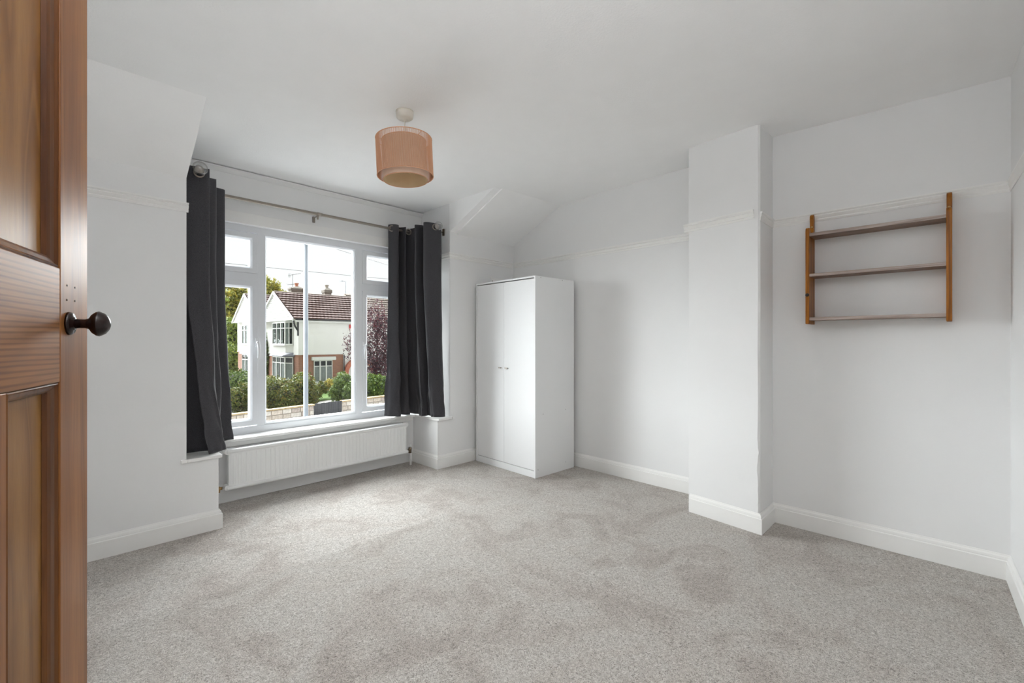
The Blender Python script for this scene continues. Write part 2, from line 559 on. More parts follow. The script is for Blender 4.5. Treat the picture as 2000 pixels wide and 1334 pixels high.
# left wall with the doorway the camera stands in
m = MB()
m.box(XL - 0.12, XL, 0.50, YW + 0.05, 0, 2.66)
m.box(XL - 0.12, XL, -0.62, 0.50, 2.06, 2.66)
structure('wall_left', m.build('wall_left', M['wall']), 'white wall behind the open door')
m = MB()
m.box(XL - 0.15, XL + 0.012, 0.46, 0.50, 0, 2.06).box(XL - 0.15, XL + 0.012, -0.36, -0.32, 0, 2.06).box(XL - 0.15, XL + 0.012, -0.36, 0.50, 2.02, 2.06)
structure('trim_doorframe', m.build('trim_doorframe', M['gloss'], bevel=0.003))
m = MB()
m.box(-1.70, -1.60, -0.9, 1.2, 0, 2.5).box(-1.65, XL - 0.12, -0.95, -0.85, 0, 2.5).box(-1.65, XL - 0.12, 1.1, 1.2, 0, 2.5)
m.box(-1.65, XL - 0.1, -0.9, 1.2, 2.45, 2.52)
structure('wall_hall', m.build('wall_hall', M['wall']))
structure('floor_hall', MB().box(-1.65, -0.25, -0.9, 1.2, -0.06, -0.001).build('floor_hall', M['carpet']))

# skirting boards
SK = [(0, 0), (0.018, 0), (0.018, 0.094), (0.0125, 0.097), (0.0125, 0.103), (0.0105, 0.112), (0.005, 0.119), (0.003, 0.125), (0, 0.125)]
structure('baseboard_left', sweep([(XL, YW), (0.779, YW), (0.779, 3.62)], SK, side=-1).build('baseboard_left', M['gloss'], bevel=0.0015), 'white skirting board left of the bay')
structure('baseboard_right', sweep([(2.564, 3.865), (2.564, YR), (3.58, YR), (3.525, 1.345)], SK, side=-1).build('baseboard_right', M['gloss'], bevel=0.0015), 'white skirting board behind the wardrobe')
structure('baseboard_chimney', sweep([(3.168, 1.335), (3.098, 0.868), (3.378, 0.868)], SK, side=-1).build('baseboard_chimney', M['gloss'], bevel=0.0015), 'white skirting board around the chimney breast')
structure('baseboard_alcove', sweep([(3.378, 0.868), (3.370, -0.201), (-0.1, yb(-0.1))], SK, side=-1).build('baseboard_alcove', M['gloss'], bevel=0.0015), 'white skirting board under the shelf unit')

# picture rails
PR = [(0, 0), (0.006, 0.0), (0.010, 0.010), (0.007, 0.016), (0.013, 0.024), (0.019, 0.034), (0.014, 0.040), (0.023, 0.048), (0.023, 0.055), (0, 0.055)]
structure('trim_1', sweep([(XL, YW), (0.617, YW)], PR, 1.985, side=-1).build('trim_1', M['gloss']), 'white picture rail left of the bay')
structure('trim_2', sweep([(2.707, 3.60), (2.707, YR), (3.58, YR), (3.525, 1.345)], PR, 1.985, side=-1).build('trim_2', M['gloss']), 'white picture rail above the wardrobe')
structure('trim_3', sweep([(3.176, 1.375), (3.104, 0.90)], PR, 1.965, side=-1).build('trim_3', M['gloss']), 'white picture rail on the chimney breast')
structure('trim_4', sweep([(3.098, 0.868), (3.378, 0.868), (3.370, -0.201), (1.0, yb(1.0))], [(o_ * 0.6, u_) for o_, u_ in PR], 1.945, side=-1).build('trim_4', M['gloss']), 'white picture rail behind the shelf unit')
structure('trim_5', sweep([(0.609, 3.93), (2.707, 3.93)], [(0, 0), (0.006, 0), (0.03, 0.025), (0.03, 0.035), (0, 0.035)], 2.462, side=-1).build('trim_5', M['wall']), 'thin coving at the head of the bay')
structure('trim_6', MB().box(0.61, 2.706, 3.925, 3.935, 2.10, 2.185).build('trim_6', M['gloss'], bevel=0.002), 'white head board above the window')

# ------------------------------------------------------------------ window
win = empty('window_1', (1.655, 3.98, 0.47))
win['kind'] = 'structure'
win['label'] = 'white plastic casement window in the square bay'
def wl(mb):                                   # world coordinates -> window local
    mb.v = [(x - 1.655, y - 3.98, z - 0.47) for x, y, z in mb.v]
    return mb
ZB, ZT = 0.470, 2.104
def frame_rect(mb, x0, x1, z0, z1, w, y0, y1, cham=0.0):
    """picture-frame of width w; cham slopes the inner edge back"""
    o = [(x0, z0), (x1, z0), (x1, z1), (x0, z1)]
    i = [(x0 + w, z0 + w), (x1 - w, z0 + w), (x1 - w, z1 - w), (x0 + w, z1 - w)]
    i2 = [(x0 + w + cham, z0 + w + cham), (x1 - w - cham, z0 + w + cham), (x1 - w - cham, z1 - w - cham), (x0 + w + cham, z1 - w - cham)]
    vs = [(x, y0, z) for x, z in o] + [(x, y0, z) for x, z in i] + [(x, y0 + max(cham, 0.001) * 1.2, z) for x, z in i2] + [(x, y1, z) for x, z in i2] + [(x, y1, z) for x, z in o]
    fs = []
    for a in range(4):
        b = (a + 1) % 4
        fs += [(a, b, 4 + b, 4 + a), (4 + a, 4 + b, 8 + b, 8 + a), (8 + a, 8 + b, 12 + b, 12 + a), (12 + a, 12 + b, 16 + b, 16 + a), (16 + a, 16 + b, b, a)]
    mb.add(vs, fs)
m = MB()
XA, XB, XC, XD, XE, XF = 0.615, 0.69, 1.185, 2.08, 2.62, 2.705
frame_rect(m, XA, XF, ZB, ZT, 0.052, 3.98, 4.06, 0.0)
m.box(XC, 1.236, 3.981, 4.059, ZB + 0.04, ZT - 0.04)
m.box(2.018, XD, 3.981, 4.059, ZB + 0.04, ZT - 0.04)
m.box(XA + 0.04, XC + 0.01, 3.982, 4.058, 1.667, 1.731)
m.box(XD - 0.01, XF - 0.04, 3.982, 4.058, 1.667, 1.731)
wl(m).build('frame', M['upvc'], win, bevel=0.004)
m = MB(); frame_rect(m, 1.236, 2.018, 0.522, 2.052, 0.007, 3.985, 4.04, 0.012)
wl(m).build('glazing_bead', M['upvc'], win, bevel=0.0015)
def sash(x0, x1, z0, z1, hinge=None):
    m = MB(); frame_rect(m, x0, x1, z0, z1, 0.038, 3.972, 4.045, 0.014)
    s = wl(m).build('sash', M['upvc'], win, bevel=0.003)
    g = wl(MB().box(x0 + 0.045, x1 - 0.045, 4.018, 4.022, z0 + 0.045, z1 - 0.045)).build('pane', M['glass'], s)
    return s
s1 = sash(XB, XC, 0.53, 1.667)
s2 = sash(XB, XC, 1.731, 2.045)
s3 = sash(XD, XE, 0.53, 1.667)
s4 = sash(XD, XE, 1.731, 2.045)
wl(MB().box(1.24, 2.014, 4.018, 4.022, 0.53, 2.045)).build('pane', M['glass'], win)
def handle(x, z, s, sgn, parent):
    m = MB()
    m.box(x - 0.013, x + 0.013, 3.958, 3.974, z - 0.035, z + 0.035)
    m.lathe([(0.011, 0), (0.011, 0.03), (0.013, 0.034), (0.0, 0.035)], (x, 3.960, z), (0, -1, 0), 16)
    m.tube([(x, 3.935, z + 0.006), (x + 0.004 * sgn, 3.930, z - 0.03), (x + 0.007 * sgn, 3.935, z - 0.08), (x + 0.004 * sgn, 3.940, z - 0.128)], [0.010, 0.011, 0.010, 0.007], 12)
    wl(m).build('handle', M['handle'], parent, bevel=0.003)
handle(1.176, 1.185, 1, 1, s1)
handle(2.092, 1.155, 1, -1, s3)
wl(MB().box(2.50, 2.53, 3.955, 3.972, 1.745, 1.775)).build('handle', M['handle'], s4, bevel=0.003)
# sill with its returns over the low blocks
m = MB()
m.box(0.61, 2.706, 3.812, 3.99, 0.450, 0.4705)
m.box(0.61, 0.795, YW - 0.018, 3.99, 0.4505, 0.472)
m.box(0.578, 0.611, YW - 0.018, YW + 0.02, 0.4508, 0.4718)
m.box(2.548, 2.706, YR - 0.04, 3.99, 0.4505, 0.472)
m.box(2.705, 2.73, YR - 0.04, YR + 0.02, 0.4508, 0.4718)
m.box(0.80, 2.55, 3.846, 3.87, 0.41, 0.4502)
wl(m).build('window_sill', M['gloss'], win, bevel=0.004)

# ------------------------------------------------------------------ radiator
rx0, rx1, rz0, rz1, ry = 0.925, 2.405, 0.124, 0.412, 3.735
rad = empty('radiator', ((rx0 + rx1) / 2, 3.77, rz0))
tag(rad, 'long low white panel radiator under the bay window', 'radiator')
def rl(mb):
    mb.v = [(x - rad.location.x, y - rad.location.y, z - rad.location.z) for x, y, z in mb.v]; return mb
def fluted(y, sgn):
    m = MB()
    nf = 44
    cols = []
    step = (rx1 - rx0 - 0.03) / nf
    for i in range(nf):
        xa = rx0 + 0.015 + i * step
        for t, dpt in ((0.0, 0.0), (0.30, 0.0), (0.42, 0.0026), (0.88, 0.0026)):
            cols.append((xa + t * step, dpt))
    cols.append((rx1 - 0.015, 0))
    cols = [(rx0, 0.006)] + cols + [(rx1, 0.006)]
    rows = [(rz0, 0.008, 0), (rz0 + 0.012, 0.0, 0), (rz0 + 0.030, 0.0, 0), (rz0 + 0.042, 0.0, 1), (rz1 - 0.042, 0.0, 1), (rz1 - 0.030, 0.0, 0), (rz1 - 0.012, 0.0, 0), (rz1, 0.008, 0)]
    vs = [(x, y + sgn * (r[1] + d * r[2]), r[0]) for r in rows for x, d in cols]
    n = len(cols)
    fs = [(j * n + i, j * n + i + 1, (j + 1) * n + i + 1, (j + 1) * n + i) for j in range(len(rows) - 1) for i in range(n - 1)]
    m.add(vs, fs, False)
    m.box(rx0, rx1, y + sgn * 0.008 if sgn > 0 else y - 0.010, y + 0.010 if sgn > 0 else y - 0.008, rz0, rz1)
    return m
rl(fluted(ry, 1)).build('front_panel', M['radiator'], rad, fix=False)
rl(fluted(ry + 0.062, -1)).build('back_panel', M['radiator'], rad, fix=False)
m = MB()
for z in (rz1 - 0.012, rz0 + 0.014):
    m.tube([(rx0 - 0.012, ry + 0.008, z), (rx0 - 0.005, ry + 0.008, z), (rx1 + 0.005, ry + 0.008, z), (rx1 + 0.012, ry + 0.008, z)], [0.012, 0.016, 0.016, 0.012], 16)
rl(m).build('manifold', M['radiator'], rad)
for x in (rx0 - 0.008, rx1 + 0.002):
    for z in (rz1 - 0.014, rz0 + 0.016):
        m = MB()
        m.tube([(x, ry + 0.0, z), (x, ry + 0.062, z)], 0.0195, 18)
        rl(m).build('end_cap', M['radiator'], rad, bevel=0.003)
m = MB()
for k in range(60):
    x = rx0 + 0.03 + k * (rx1 - rx0 - 0.06) / 59
    m.box(x, x + 0.0015, ry + 0.012, ry + 0.050, rz0 + 0.02, rz1 - 0.02)
tag(rl(m).build('convector_fins', M['radiator'], rad), kind='stuff')
for x in (1.15, 2.15):
    rl(MB().box(x, x + 0.03, ry + 0.06, 3.866, 0.16, 0.36)).build('wall_bracket', M['radiator'], rad)
m = MB()
m.tube([(rx0 - 0.035, ry + 0.031, rz0 + 0.016), (rx0 - 0.060, ry + 0.031, rz0 + 0.016)], 0.011, 8)
m.tube([(rx0 - 0.060, ry + 0.031, rz0 + 0.030), (rx0 - 0.060, ry + 0.031, rz0 - 0.01)], 0.013, 10)
m.lathe([(0.0, 0.012), (0.014, 0.012), (0.016, 0.0), (0.014, -0.012), (0, -0.012)], (rx0 - 0.09, ry + 0.031, rz0 + 0.016), (1, 0, 0), 12)
m.tube([(rx0 - 0.060, ry + 0.031, rz0 + 0.016), (rx0 - 0.12, ry + 0.031, rz0 + 0.016)], 0.008, 8)
rl(m).build('inlet_valve', M['brass'], rad)
m = MB()
m.tube([(rx1 + 0.02, ry + 0.031, rz0 + 0.016), (rx1 + 0.055, ry + 0.031, rz0 + 0.016)], 0.013, 10)
m.tube([(rx1 + 0.055, ry + 0.031, rz0 - 0.008), (rx1 + 0.055, ry + 0.031, rz0 + 0.045)], 0.015, 10)
rl(m).build('outlet_valve', M['darkmetal'], rad)
m = MB()
m.tube([(rx1 + 0.062, ry + 0.031, 0.0), (rx1 + 0.062, ry + 0.031, rz0 - 0.008)], 0.0095, 12)
m.tube([(rx1 + 0.066, ry + 0.034, rz0), (rx1 + 0.066, ry + 0.034, rz0 + 0.075)], 0.006, 8)
rl(m).build('pipe', M['radiator'], rad)

# ------------------------------------------------------------------ curtain pole and curtains
ZRD = 2.262
pole = empty('curtain_pole', (1.6, 3.84, ZRD))
tag(pole, 'brushed nickel bay curtain pole with clear glass ball finials', 'curtain pole')
def pl_(mb):
    mb.v = [(x - 1.6, y - 3.84, z - ZRD) for x, y, z in mb.v]; return mb
def arc(cx_, cy_, r, a0, a1, n=6):
    return [(cx_ + r * math.cos(math.radians(a0 + (a1 - a0) * i / n)), cy_ + r * math.sin(math.radians(a0 + (a1 - a0) * i / n)), ZRD) for i in range(n + 1)]
m = MB()
rod = [(0.672, 3.40, ZRD), (0.672, 3.76, ZRD)] + arc(0.742, 3.77, 0.07, 180, 90)[1:] + [(1.2, 3.84, ZRD), (2.46, 3.84, ZRD)] + arc(2.50, 3.78, 0.06, 90, 0)[1:] + [(2.555, 3.50, ZRD)]
m.tube(rod, 0.0125, 14)
pl_(m).build('rod', M['chrome'], pole)
m = MB(); m.tube([(1.60, 3.84, ZRD), (1.64, 3.84, ZRD)], 0.0155, 16)
pl_(m).build('joining_collar', M['chrome'], pole)
m = MB()
m.box(1.598, 1.612, 3.845, 3.932, ZRD - 0.018, ZRD - 0.012).box(1.595, 1.615, 3.915, 3.932, ZRD - 0.055, ZRD - 0.005)
m.box(1.599, 1.611, 3.832, 3.848, ZRD - 0.045, ZRD - 0.012)
pl_(m).build('bracket', M['chrome'], pole, bevel=0.002)
for (bx, by, wx) in ((0.672, 3.47, 0.609), (2.555, 3.56, 2.707)):
    m = MB()
    m.tube([(bx, by, ZRD - 0.012), (wx, by, ZRD - 0.012)], 0.006, 8)
    s_ = 1 if wx > bx else -1
    m.box(min(wx, wx - s_ * 0.008), max(wx, wx - s_ * 0.008), by - 0.012, by + 0.012, ZRD - 0.045, ZRD + 0.02)
    pl_(m).build('bracket', M['darkmetal'], pole)
for (fx_, fy_, tx) in ((0.672, 3.40, 0.0), (2.555, 3.50, -0.012)):
    ax = Vector((tx, -1, 0.03))
    m = MB(); m.lathe([(0.0, -0.01), (0.016, -0.01), (0.018, 0.004), (0.011, 0.010), (0.011, 0.020), (0.024, 0.034), (0.024, 0.040), (0, 0.041)], (fx_, fy_, ZRD), ax, 20)
    n_ = pl_(m).build('finial_neck', M['chrome'], pole)
    m = MB()
    R_ = 0.041
    m.lathe([(R_ * math.sin(PI * i / 16), 0.062 + -R_ * 0.82 * math.cos(PI * i / 16)) for i in range(17)], (fx_, fy_, ZRD), ax, 28)
    pl_(m).build('finial_ball', M['finial'], pole)['label'] = 'clear crackled glass ball'

def catmull(P, n):
    out = []
    Q = [P[0] * 2 - P[1]] + P + [P[-1] * 2 - P[-2]]
    seg = len(P) - 1
    for i in range(n + 1):
        t = i / n * seg
        k = min(int(t), seg - 1); u = t - k
        p0, p1, p2, p3 = Q[k], Q[k + 1], Q[k + 2], Q[k + 3]
        out.append(0.5 * ((2 * p1) + (p2 - p0) * u + (2 * p0 - 5 * p1 + 4 * p2 - p3) * u * u + (3 * p1 - p0 - 3 * p2 + p3) * u ** 3))
    return out

def curtain(name, label, top, bot, ztop, zbot, zmid, rings, seed, n=110, rows=64, zbf=None):
    top = [Vector((p[0], p[1], 0)) for p in top]; bot = [Vector((p[0], p[1], 0)) for p in bot]
    base = sum(top, Vector()) / len(top)
    root = empty(name, (base.x, base.y, zbot))
    tag(root, label, 'curtain', 'charcoal eyelet curtains')
    ct, cb = catmull(top, n), catmull(bot, n)
    vs = []
    for r in range(rows + 1):
        v = r / rows
        for i in range(n + 1):
            u = i / n
            zb = zbot + (zbf(u) if zbf else 0)
            z = ztop + (zb - ztop) * v
            zt = ztop + 0.004 * math.sin(u * 40)
            z = zt + (zb - zt) * v
            b = (zmid - z) / (zmid - zbot) if z < zmid else 0.0
            b = min(1, max(0, b)); b = b ** 1.15
            p = ct[i] * (1 - b) + cb[i] * b
            # wrinkles, growing downwards and diagonal
            wv = 0.0050 * v + 0.012 * max(0, v - 0.5)
            q = Vector((u * 14, z * 2.2 + u * 3, seed))
            nx_ = noise.noise(q) * wv * 2.2 + noise.noise(q * 2.7) * wv * 1.1
            ny_ = noise.noise(q + Vector((9, 2, 5))) * wv * 2.2
            q2 = Vector((u * 30, z * 11, seed + 4)); w2 = max(0, v - 0.72) * 0.035
            nx_ += noise.noise(q2) * w2; ny_ += noise.noise(q2 + Vector((3, 3, 3))) * w2
            vs.append((p.x + nx_ - base.x, p.y + ny_ - base.y, z - zbot))
    k = n + 1
    fs = [(r * k + i, r * k + i + 1, (r + 1) * k + i + 1, (r + 1) * k + i) for r in range(rows) for i in range(n)]
    m = MB().add(vs, fs, True)
    o = m.build('fabric', M['curtain'], root, fix=False)
    so = o.modifiers.new('solid', 'SOLIDIFY'); so.thickness = 0.0032; so.offset = 0
    for (x, y, z, ax) in rings:
        e = MB().torus((x - base.x, y - base.y, z - zbot), ax, 0.026, 0.0065)
        e.build('eyelet', M['chrome'], root)
    return root

curtain('curtain', 'charcoal curtain at the left end of the bay window',
        [(.617, 3.435), (.735, 3.410), (.640, 3.53), (.815, 3.60), (.665, 3.70), (.915, 3.810), (.80, 3.885)],
        [(.725, 3.400), (.825, 3.50), (.620, 3.56), (.86, 3.66), (.665, 3.74), (.960, 3.790), (.82, 3.90)],
        2.292, 0.476, 1.55,
        [(.682, 3.415, ZRD - 0.004, (0.15, 1, 0)), (.73, 3.565, ZRD, (0.4, -1, 0)), (.74, 3.65, ZRD, (0.5, 1, 0))], 1.0)
curtain('curtain', 'charcoal curtain at the right end of the bay window',
        [(2.275, 3.85), (2.345, 3.785), (2.385, 3.90), (2.435, 3.800), (2.465, 3.90), (2.525, 3.755), (2.445, 3.655), (2.595, 3.645), (2.465, 3.545), (2.60, 3.475), (2.665, 3.56)],
        [(2.255, 3.875), (2.335, 3.762), (2.385, 3.88), (2.455, 3.775), (2.485, 3.90), (2.535, 3.76), (2.490, 3.60), (2.565, 3.605), (2.520, 3.495), (2.615, 3.445), (2.675, 3.56)],
        2.298, 0.485, 1.75,
        [(2.30, 3.825, ZRD, (0.85, 1, 0)), (2.485, 3.83, ZRD, (0.3, 1, 0)), (2.555, 3.487, ZRD, (0.3, 1, 0))], 7.0, n=180)

# ------------------------------------------------------------------ wardrobe
wdr = empty('wardrobe', (2.972, 2.61, 0), math.radians(-2.3))
tag(wdr, 'tall white two-door wardrobe standing in the right corner', 'wardrobe')
WW, WD, WH = 0.812, 0.53, 1.765
m = MB()                                    # local: y along the doors, x depth
m.box(0.0, WD, 0.0, 0.016, 0, WH).box(0.0, WD, WW - 0.016, WW, 0, WH)
m.box(0.0, WD, 0.016, WW - 0.016, WH - 0.016, WH)
m.box(0.02, WD, 0.016, WW - 0.016, 0.062, 0.078)
m.box(WD - 0.006, WD - 0.003, 0.016, WW - 0.016, 0.062, WH - 0.016)
m.build('carcass', M['melamine'], wdr, bevel=0.001)
MB().box(0.004, 0.020, 0.016, WW - 0.016, 0.0, 0.060).build('plinth', M['melamine'], wdr, bevel=0.001)
dw = (WW - 0.032 - 0.006) / 2
def wdoor(y0, hy):
    d = MB().box(0.002, 0.018, y0, y0 + dw, 0.066, WH - 0.024).build('door', M['melamine'], wdr, bevel=0.001)
    h_ = MB().box(-0.016, -0.012, hy - 0.016, hy + 0.016, 0.938, 0.950).box(-0.014, 0.004, hy - 0.013, hy - 0.009, 0.941, 0.947).box(-0.014, 0.004, hy + 0.009, hy + 0.013, 0.941, 0.947)
    h_.build('handle', M['chrome'], d, bevel=0.001)
wdoor(0.018, 0.018 + dw - 0.042)
wdoor(0.018 + dw + 0.002, 0.018 + dw + 0.002 + 0.042)
for (x, z) in ((0.07, WH - 0.012), (0.36, WH - 0.012), (0.10, 0.55), (0.41, 0.56), (0.035, 0.07), (0.41, 0.07)):
    MB().lathe([(0.0, 0.0012), (0.003, 0.001), (0.0032, -0.001)], (x, 0, z), (0, -1, 0), 10).build('screw_hole', M['hole'], wdr)

# ------------------------------------------------------------------ blanking plate above the wardrobe
bp = empty('wall_plate', (3.34, YR, 1.80))
tag(bp, 'small white blanking plate on the wall just above the wardrobe', 'wall plate')
MB().box(-0.10, 0.06, -0.008, 0, -0.06, 0.055).build('plate', M['gloss'], bp, bevel=0.003)
for x in (-0.08,):
    MB().lathe([(0.0, 0.002), (0.005, 0.0015), (0.006, 0)], (x, -0.008, 0.02), (0, -1, 0), 12).build('screw', M['chrome'], bp)

# ------------------------------------------------------------------ wall shelf
shf = empty('wall_shelf', (3.372, 0.33, 1.30))
tag(shf, 'honey pine three-tier shelf unit hanging on the right wall', 'shelf')
SX = 3.372
def side(y0, y1):
    pts = [(0.0, 0.0), (-0.155, 0.0), (-0.155, 0.565), (-0.150, 0.578), (-0.140, 0.583), (-0.128, 0.580), (-0.105, 0.560), (-0.08, 0.553), (-0.055, 0.558),
           (-0.040, 0.575), (-0.034, 0.60), (-0.036, 0.63), (-0.040, 0.655), (-0.036, 0.676), (-0.022, 0.686), (-0.008, 0.682), (0.0, 0.67)]
    return MB().extrude(pts, y0, y1, 'y')
def side_l(y0, y1): return side(y0, y1)
o = side(0.300, 0.320).build('side_panel', M['honey_z'], shf, bevel=0.003)
o = side(-0.320, -0.298).build('side_panel', M['honey_z'], shf, bevel=0.003)
for z in (0.022, 0.285, 0.530):
    sb = MB().box(-0.144, -0.004, -0.299, 0.301, z, z + 0.018).build('shelf_board', M['honey_y'], shf, bevel=0.001)
    MB().box(-0.148, -0.1442, -0.299, 0.301, z, z + 0.018).build('front_edge', M['pale_edge'], sb)['label'] = 'pale front edge'  # front strip in a paler tone than the rest of the board
for y in (0.308, -0.308):
    MB().lathe([(0, 0.002), (0.005, 0.0015), (0.006, 0)], (-0.040, y, 0.605), (-1, 0, 0.0), 12).build('screw', M['brass'], shf)
MB().lathe([(0, 0.0008), (0.008, 0.0006), (0.0105, 0.0002)], (-0.155, 0.310, 0.175), (-1, 0, 0), 14).build('knot', M['knob'], shf)['label'] = 'dark round wood knot'

# ------------------------------------------------------------------ pendant lamp
pd = empty('pendant_lamp', (1.433, 2.247, 2.12))
tag(pd, 'pendant lamp with salmon string drum shade hanging from the ceiling', 'pendant lamp')
zt_ = zc(1.433, 2.247) - 2.12
m = MB(); m.lathe([(0.0, zt_), (0.050, zt_), (0.050, zt_ - 0.012), (0.046, zt_ - 0.034), (0.036, zt_ - 0.042), (0.010, zt_ - 0.044), (0.008, zt_ - 0.055), (0.0, zt_ - 0.056)], (0, 0, 0), (0, 0, 1), 36)
m.build('ceiling_rose', M['rose'], pd)
MB().tube([(0, 0, zt_ - 0.05), (0, 0, 0.12)], 0.0035, 8).build('flex', M['rose'], pd)
m = MB(); m.lathe([(0.0, 0.14), (0.012, 0.14), (0.019, 0.12), (0.019, 0.05), (0.0, 0.05)], (0, 0, 0), (0, 0, 1), 20)
m.build('lamp_holder', M['rose'], pd)
shade = empty('shade', (0, 0, 0.12)); shade.parent = pd
shade.rotation_euler = Vector((0.0, 0, 0))
tilt = Matrix.Rotation(math.radians(-2.6), 4, Vector((FX, FY, 0)))
shade.rotation_euler = tilt.to_euler()
R1, R2, h0, h1 = 0.156, 0.124, -0.105, 0.105
for z in (h0, h1):
    MB().torus((0, 0, z), (0, 0, 1), R1, 0.0026, 72, 8).build('outer_ring', M['string'], shade)
m = MB()
ns = 168
for i in range(ns):
    a = 2 * PI * i / ns
    a2 = a + 0.008
    m.tube([(R1 * math.cos(a), R1 * math.sin(a), h0), (R1 * math.cos(a2), R1 * math.sin(a2), h1)], 0.0014, 5, caps=False)
tag(m.build('strings', M['string'], shade, fix=False), kind='stuff')
m = MB(); m.lathe([(R2, h0 - 0.022), (R2, h1 - 0.012)], (0, 0, 0), (0, 0, 1), 64)
m.build('inner_drum', M['drum'], shade, fix=False)['label'] = 'pale pink fabric drum'
m = MB(); m.lathe([(R2 - 0.002, h0 - 0.022), (R2 - 0.002, h1 - 0.012)], (0, 0, 0), (0, 0, 1), 64)
m.build('drum_lining', M['drum_in'], shade, fix=False)['label'] = 'cream lining'
for z in (h0 - 0.022, h1 - 0.012):
    MB().torus((0, 0, z), (0, 0, 1), R2, 0.0022, 64, 6).build('drum_ring', M['string'], shade)
m = MB()
for k in range(3):
    a = math.radians(35 + 120 * k)
    m.tube([(0.02 * math.cos(a), 0.02 * math.sin(a), h1 - 0.04), (R2 * math.cos(a), R2 * math.sin(a), h1 - 0.012)], 0.0018, 6)
    m.tube([(R2 * math.cos(a), R2 * math.sin(a), h1 - 0.012), (R1 * math.cos(a), R1 * math.sin(a), h1)], 0.0018, 6)
m.torus((0, 0, h1 - 0.04), (0, 0, 1), 0.021, 0.002, 24, 6)
m.build('wire_frame', M['string'], shade)

# ------------------------------------------------------------------ open pine door
DW, DT, DH = 0.660, 0.036, 1.98
fe = Vector((0.053, 1.094, 0)); dd = Vector((0.305, 0.952, 0)).normalized()
hinge = fe - dd * DW
door = empty('door_1', (hinge.x - dd.y * DT, hinge.y + dd.x * DT, 0.008), math.atan2(dd.y, dd.x))
door['kind'] = 'structure'
door['label'] = 'stripped pine four-panel door standing open at the left edge'
door['category'] = 'door'
# local: x from hinge to free edge, y<0 is the visible face side (towards +X of the room)
def db(x0, x1, z0, z1, name, mat, y0=-DT, y1=0.0, bev=0.0015):
    return MB().box(x0, x1, y0, y1, z0, z1).build(name, M[mat], door, bevel=bev)
ST = 0.117
MU0, MU1 = DW - 0.383, DW - 0.277
ZL0, ZL1 = 1.128, 1.303
db(DW - ST, DW, 0, DH, 'stile', 'pine_z')
db(0, ST, 0, DH, 'stile', 'pine_z')
db(ST, DW - ST, ZL0, ZL1, 'lock_rail', 'pine_x', y0=-DT + 0.0004)
db(ST, DW - ST, 0, 0.22, 'bottom_rail', 'pine_x', y0=-DT + 0.0004)
db(ST, DW - ST, DH - 0.12, DH, 'top_rail', 'pine_x', y0=-DT + 0.0004)
db(MU0, MU1, 0.22, ZL0, 'muntin', 'pine_z', y0=-DT + 0.0006)
db(0.31, 0.35, ZL1, DH - 0.12, 'muntin', 'pine_z', y0=-DT + 0.0006)
for (a, b, c, d) in ((ST, MU0, 0.22, ZL0), (MU1, DW - ST, 0.22, ZL0), (ST, 0.31, ZL1, DH - 0.12), (0.35, DW - ST, ZL1, DH - 0.12)):
    pn = MB().box(a, b, -DT + 0.013, -0.012, c, d).build('panel', M['pine_panel'], door)
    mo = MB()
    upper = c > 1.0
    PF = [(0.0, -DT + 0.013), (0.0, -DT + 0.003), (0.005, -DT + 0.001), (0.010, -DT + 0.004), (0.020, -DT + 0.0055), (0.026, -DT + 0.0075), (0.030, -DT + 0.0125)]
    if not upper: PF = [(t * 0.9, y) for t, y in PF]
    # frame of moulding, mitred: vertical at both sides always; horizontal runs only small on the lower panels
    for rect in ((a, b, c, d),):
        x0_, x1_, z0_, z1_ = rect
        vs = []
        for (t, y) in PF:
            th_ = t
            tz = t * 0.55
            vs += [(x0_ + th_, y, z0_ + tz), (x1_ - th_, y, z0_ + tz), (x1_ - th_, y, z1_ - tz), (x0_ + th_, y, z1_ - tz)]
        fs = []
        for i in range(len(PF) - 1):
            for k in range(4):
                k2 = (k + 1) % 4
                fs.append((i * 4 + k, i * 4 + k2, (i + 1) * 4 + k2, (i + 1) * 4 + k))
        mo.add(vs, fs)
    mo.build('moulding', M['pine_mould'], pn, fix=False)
kb = empty('knob', (DW - 0.0846, -DT, 1.219)); kb.parent = door
MB().lathe([(0, 0.008), (0.010, 0.008), (0.011, 0.006), (0.016, 0.0055), (0.018, 0.003), (0.0185, 0), (0, 0)], (0, 0, 0), (0, -1, 0), 32).build('rose_plate', M['knob'], kb)
MB().lathe([(0, 0.004), (0.0, 0.006), (0.0075, 0.006), (0.0072, 0.020), (0.009, 0.025), (0.0155, 0.029), (0.0195, 0.034), (0.0205, 0.0375), (0.0195, 0.0395), (0.019, 0.0405), (0.0165, 0.045), (0.011, 0.049), (0.0055, 0.0512), (0, 0.0518)], (0, 0, 0), (0, -1, 0), 36).build('knob_head', M['knob'], kb)
for (x, z) in ((0.0587, 1.279), (0.0587, 1.257), (0.0918, 1.279), (0.0918, 1.256)):
    MB().lathe([(0, 0.0006), (0.0015, 0.0005), (0.0018, -0.001)], (DW - x, -DT, z), (0, -1, 0), 8).build('nail_hole', M['hole'], door)


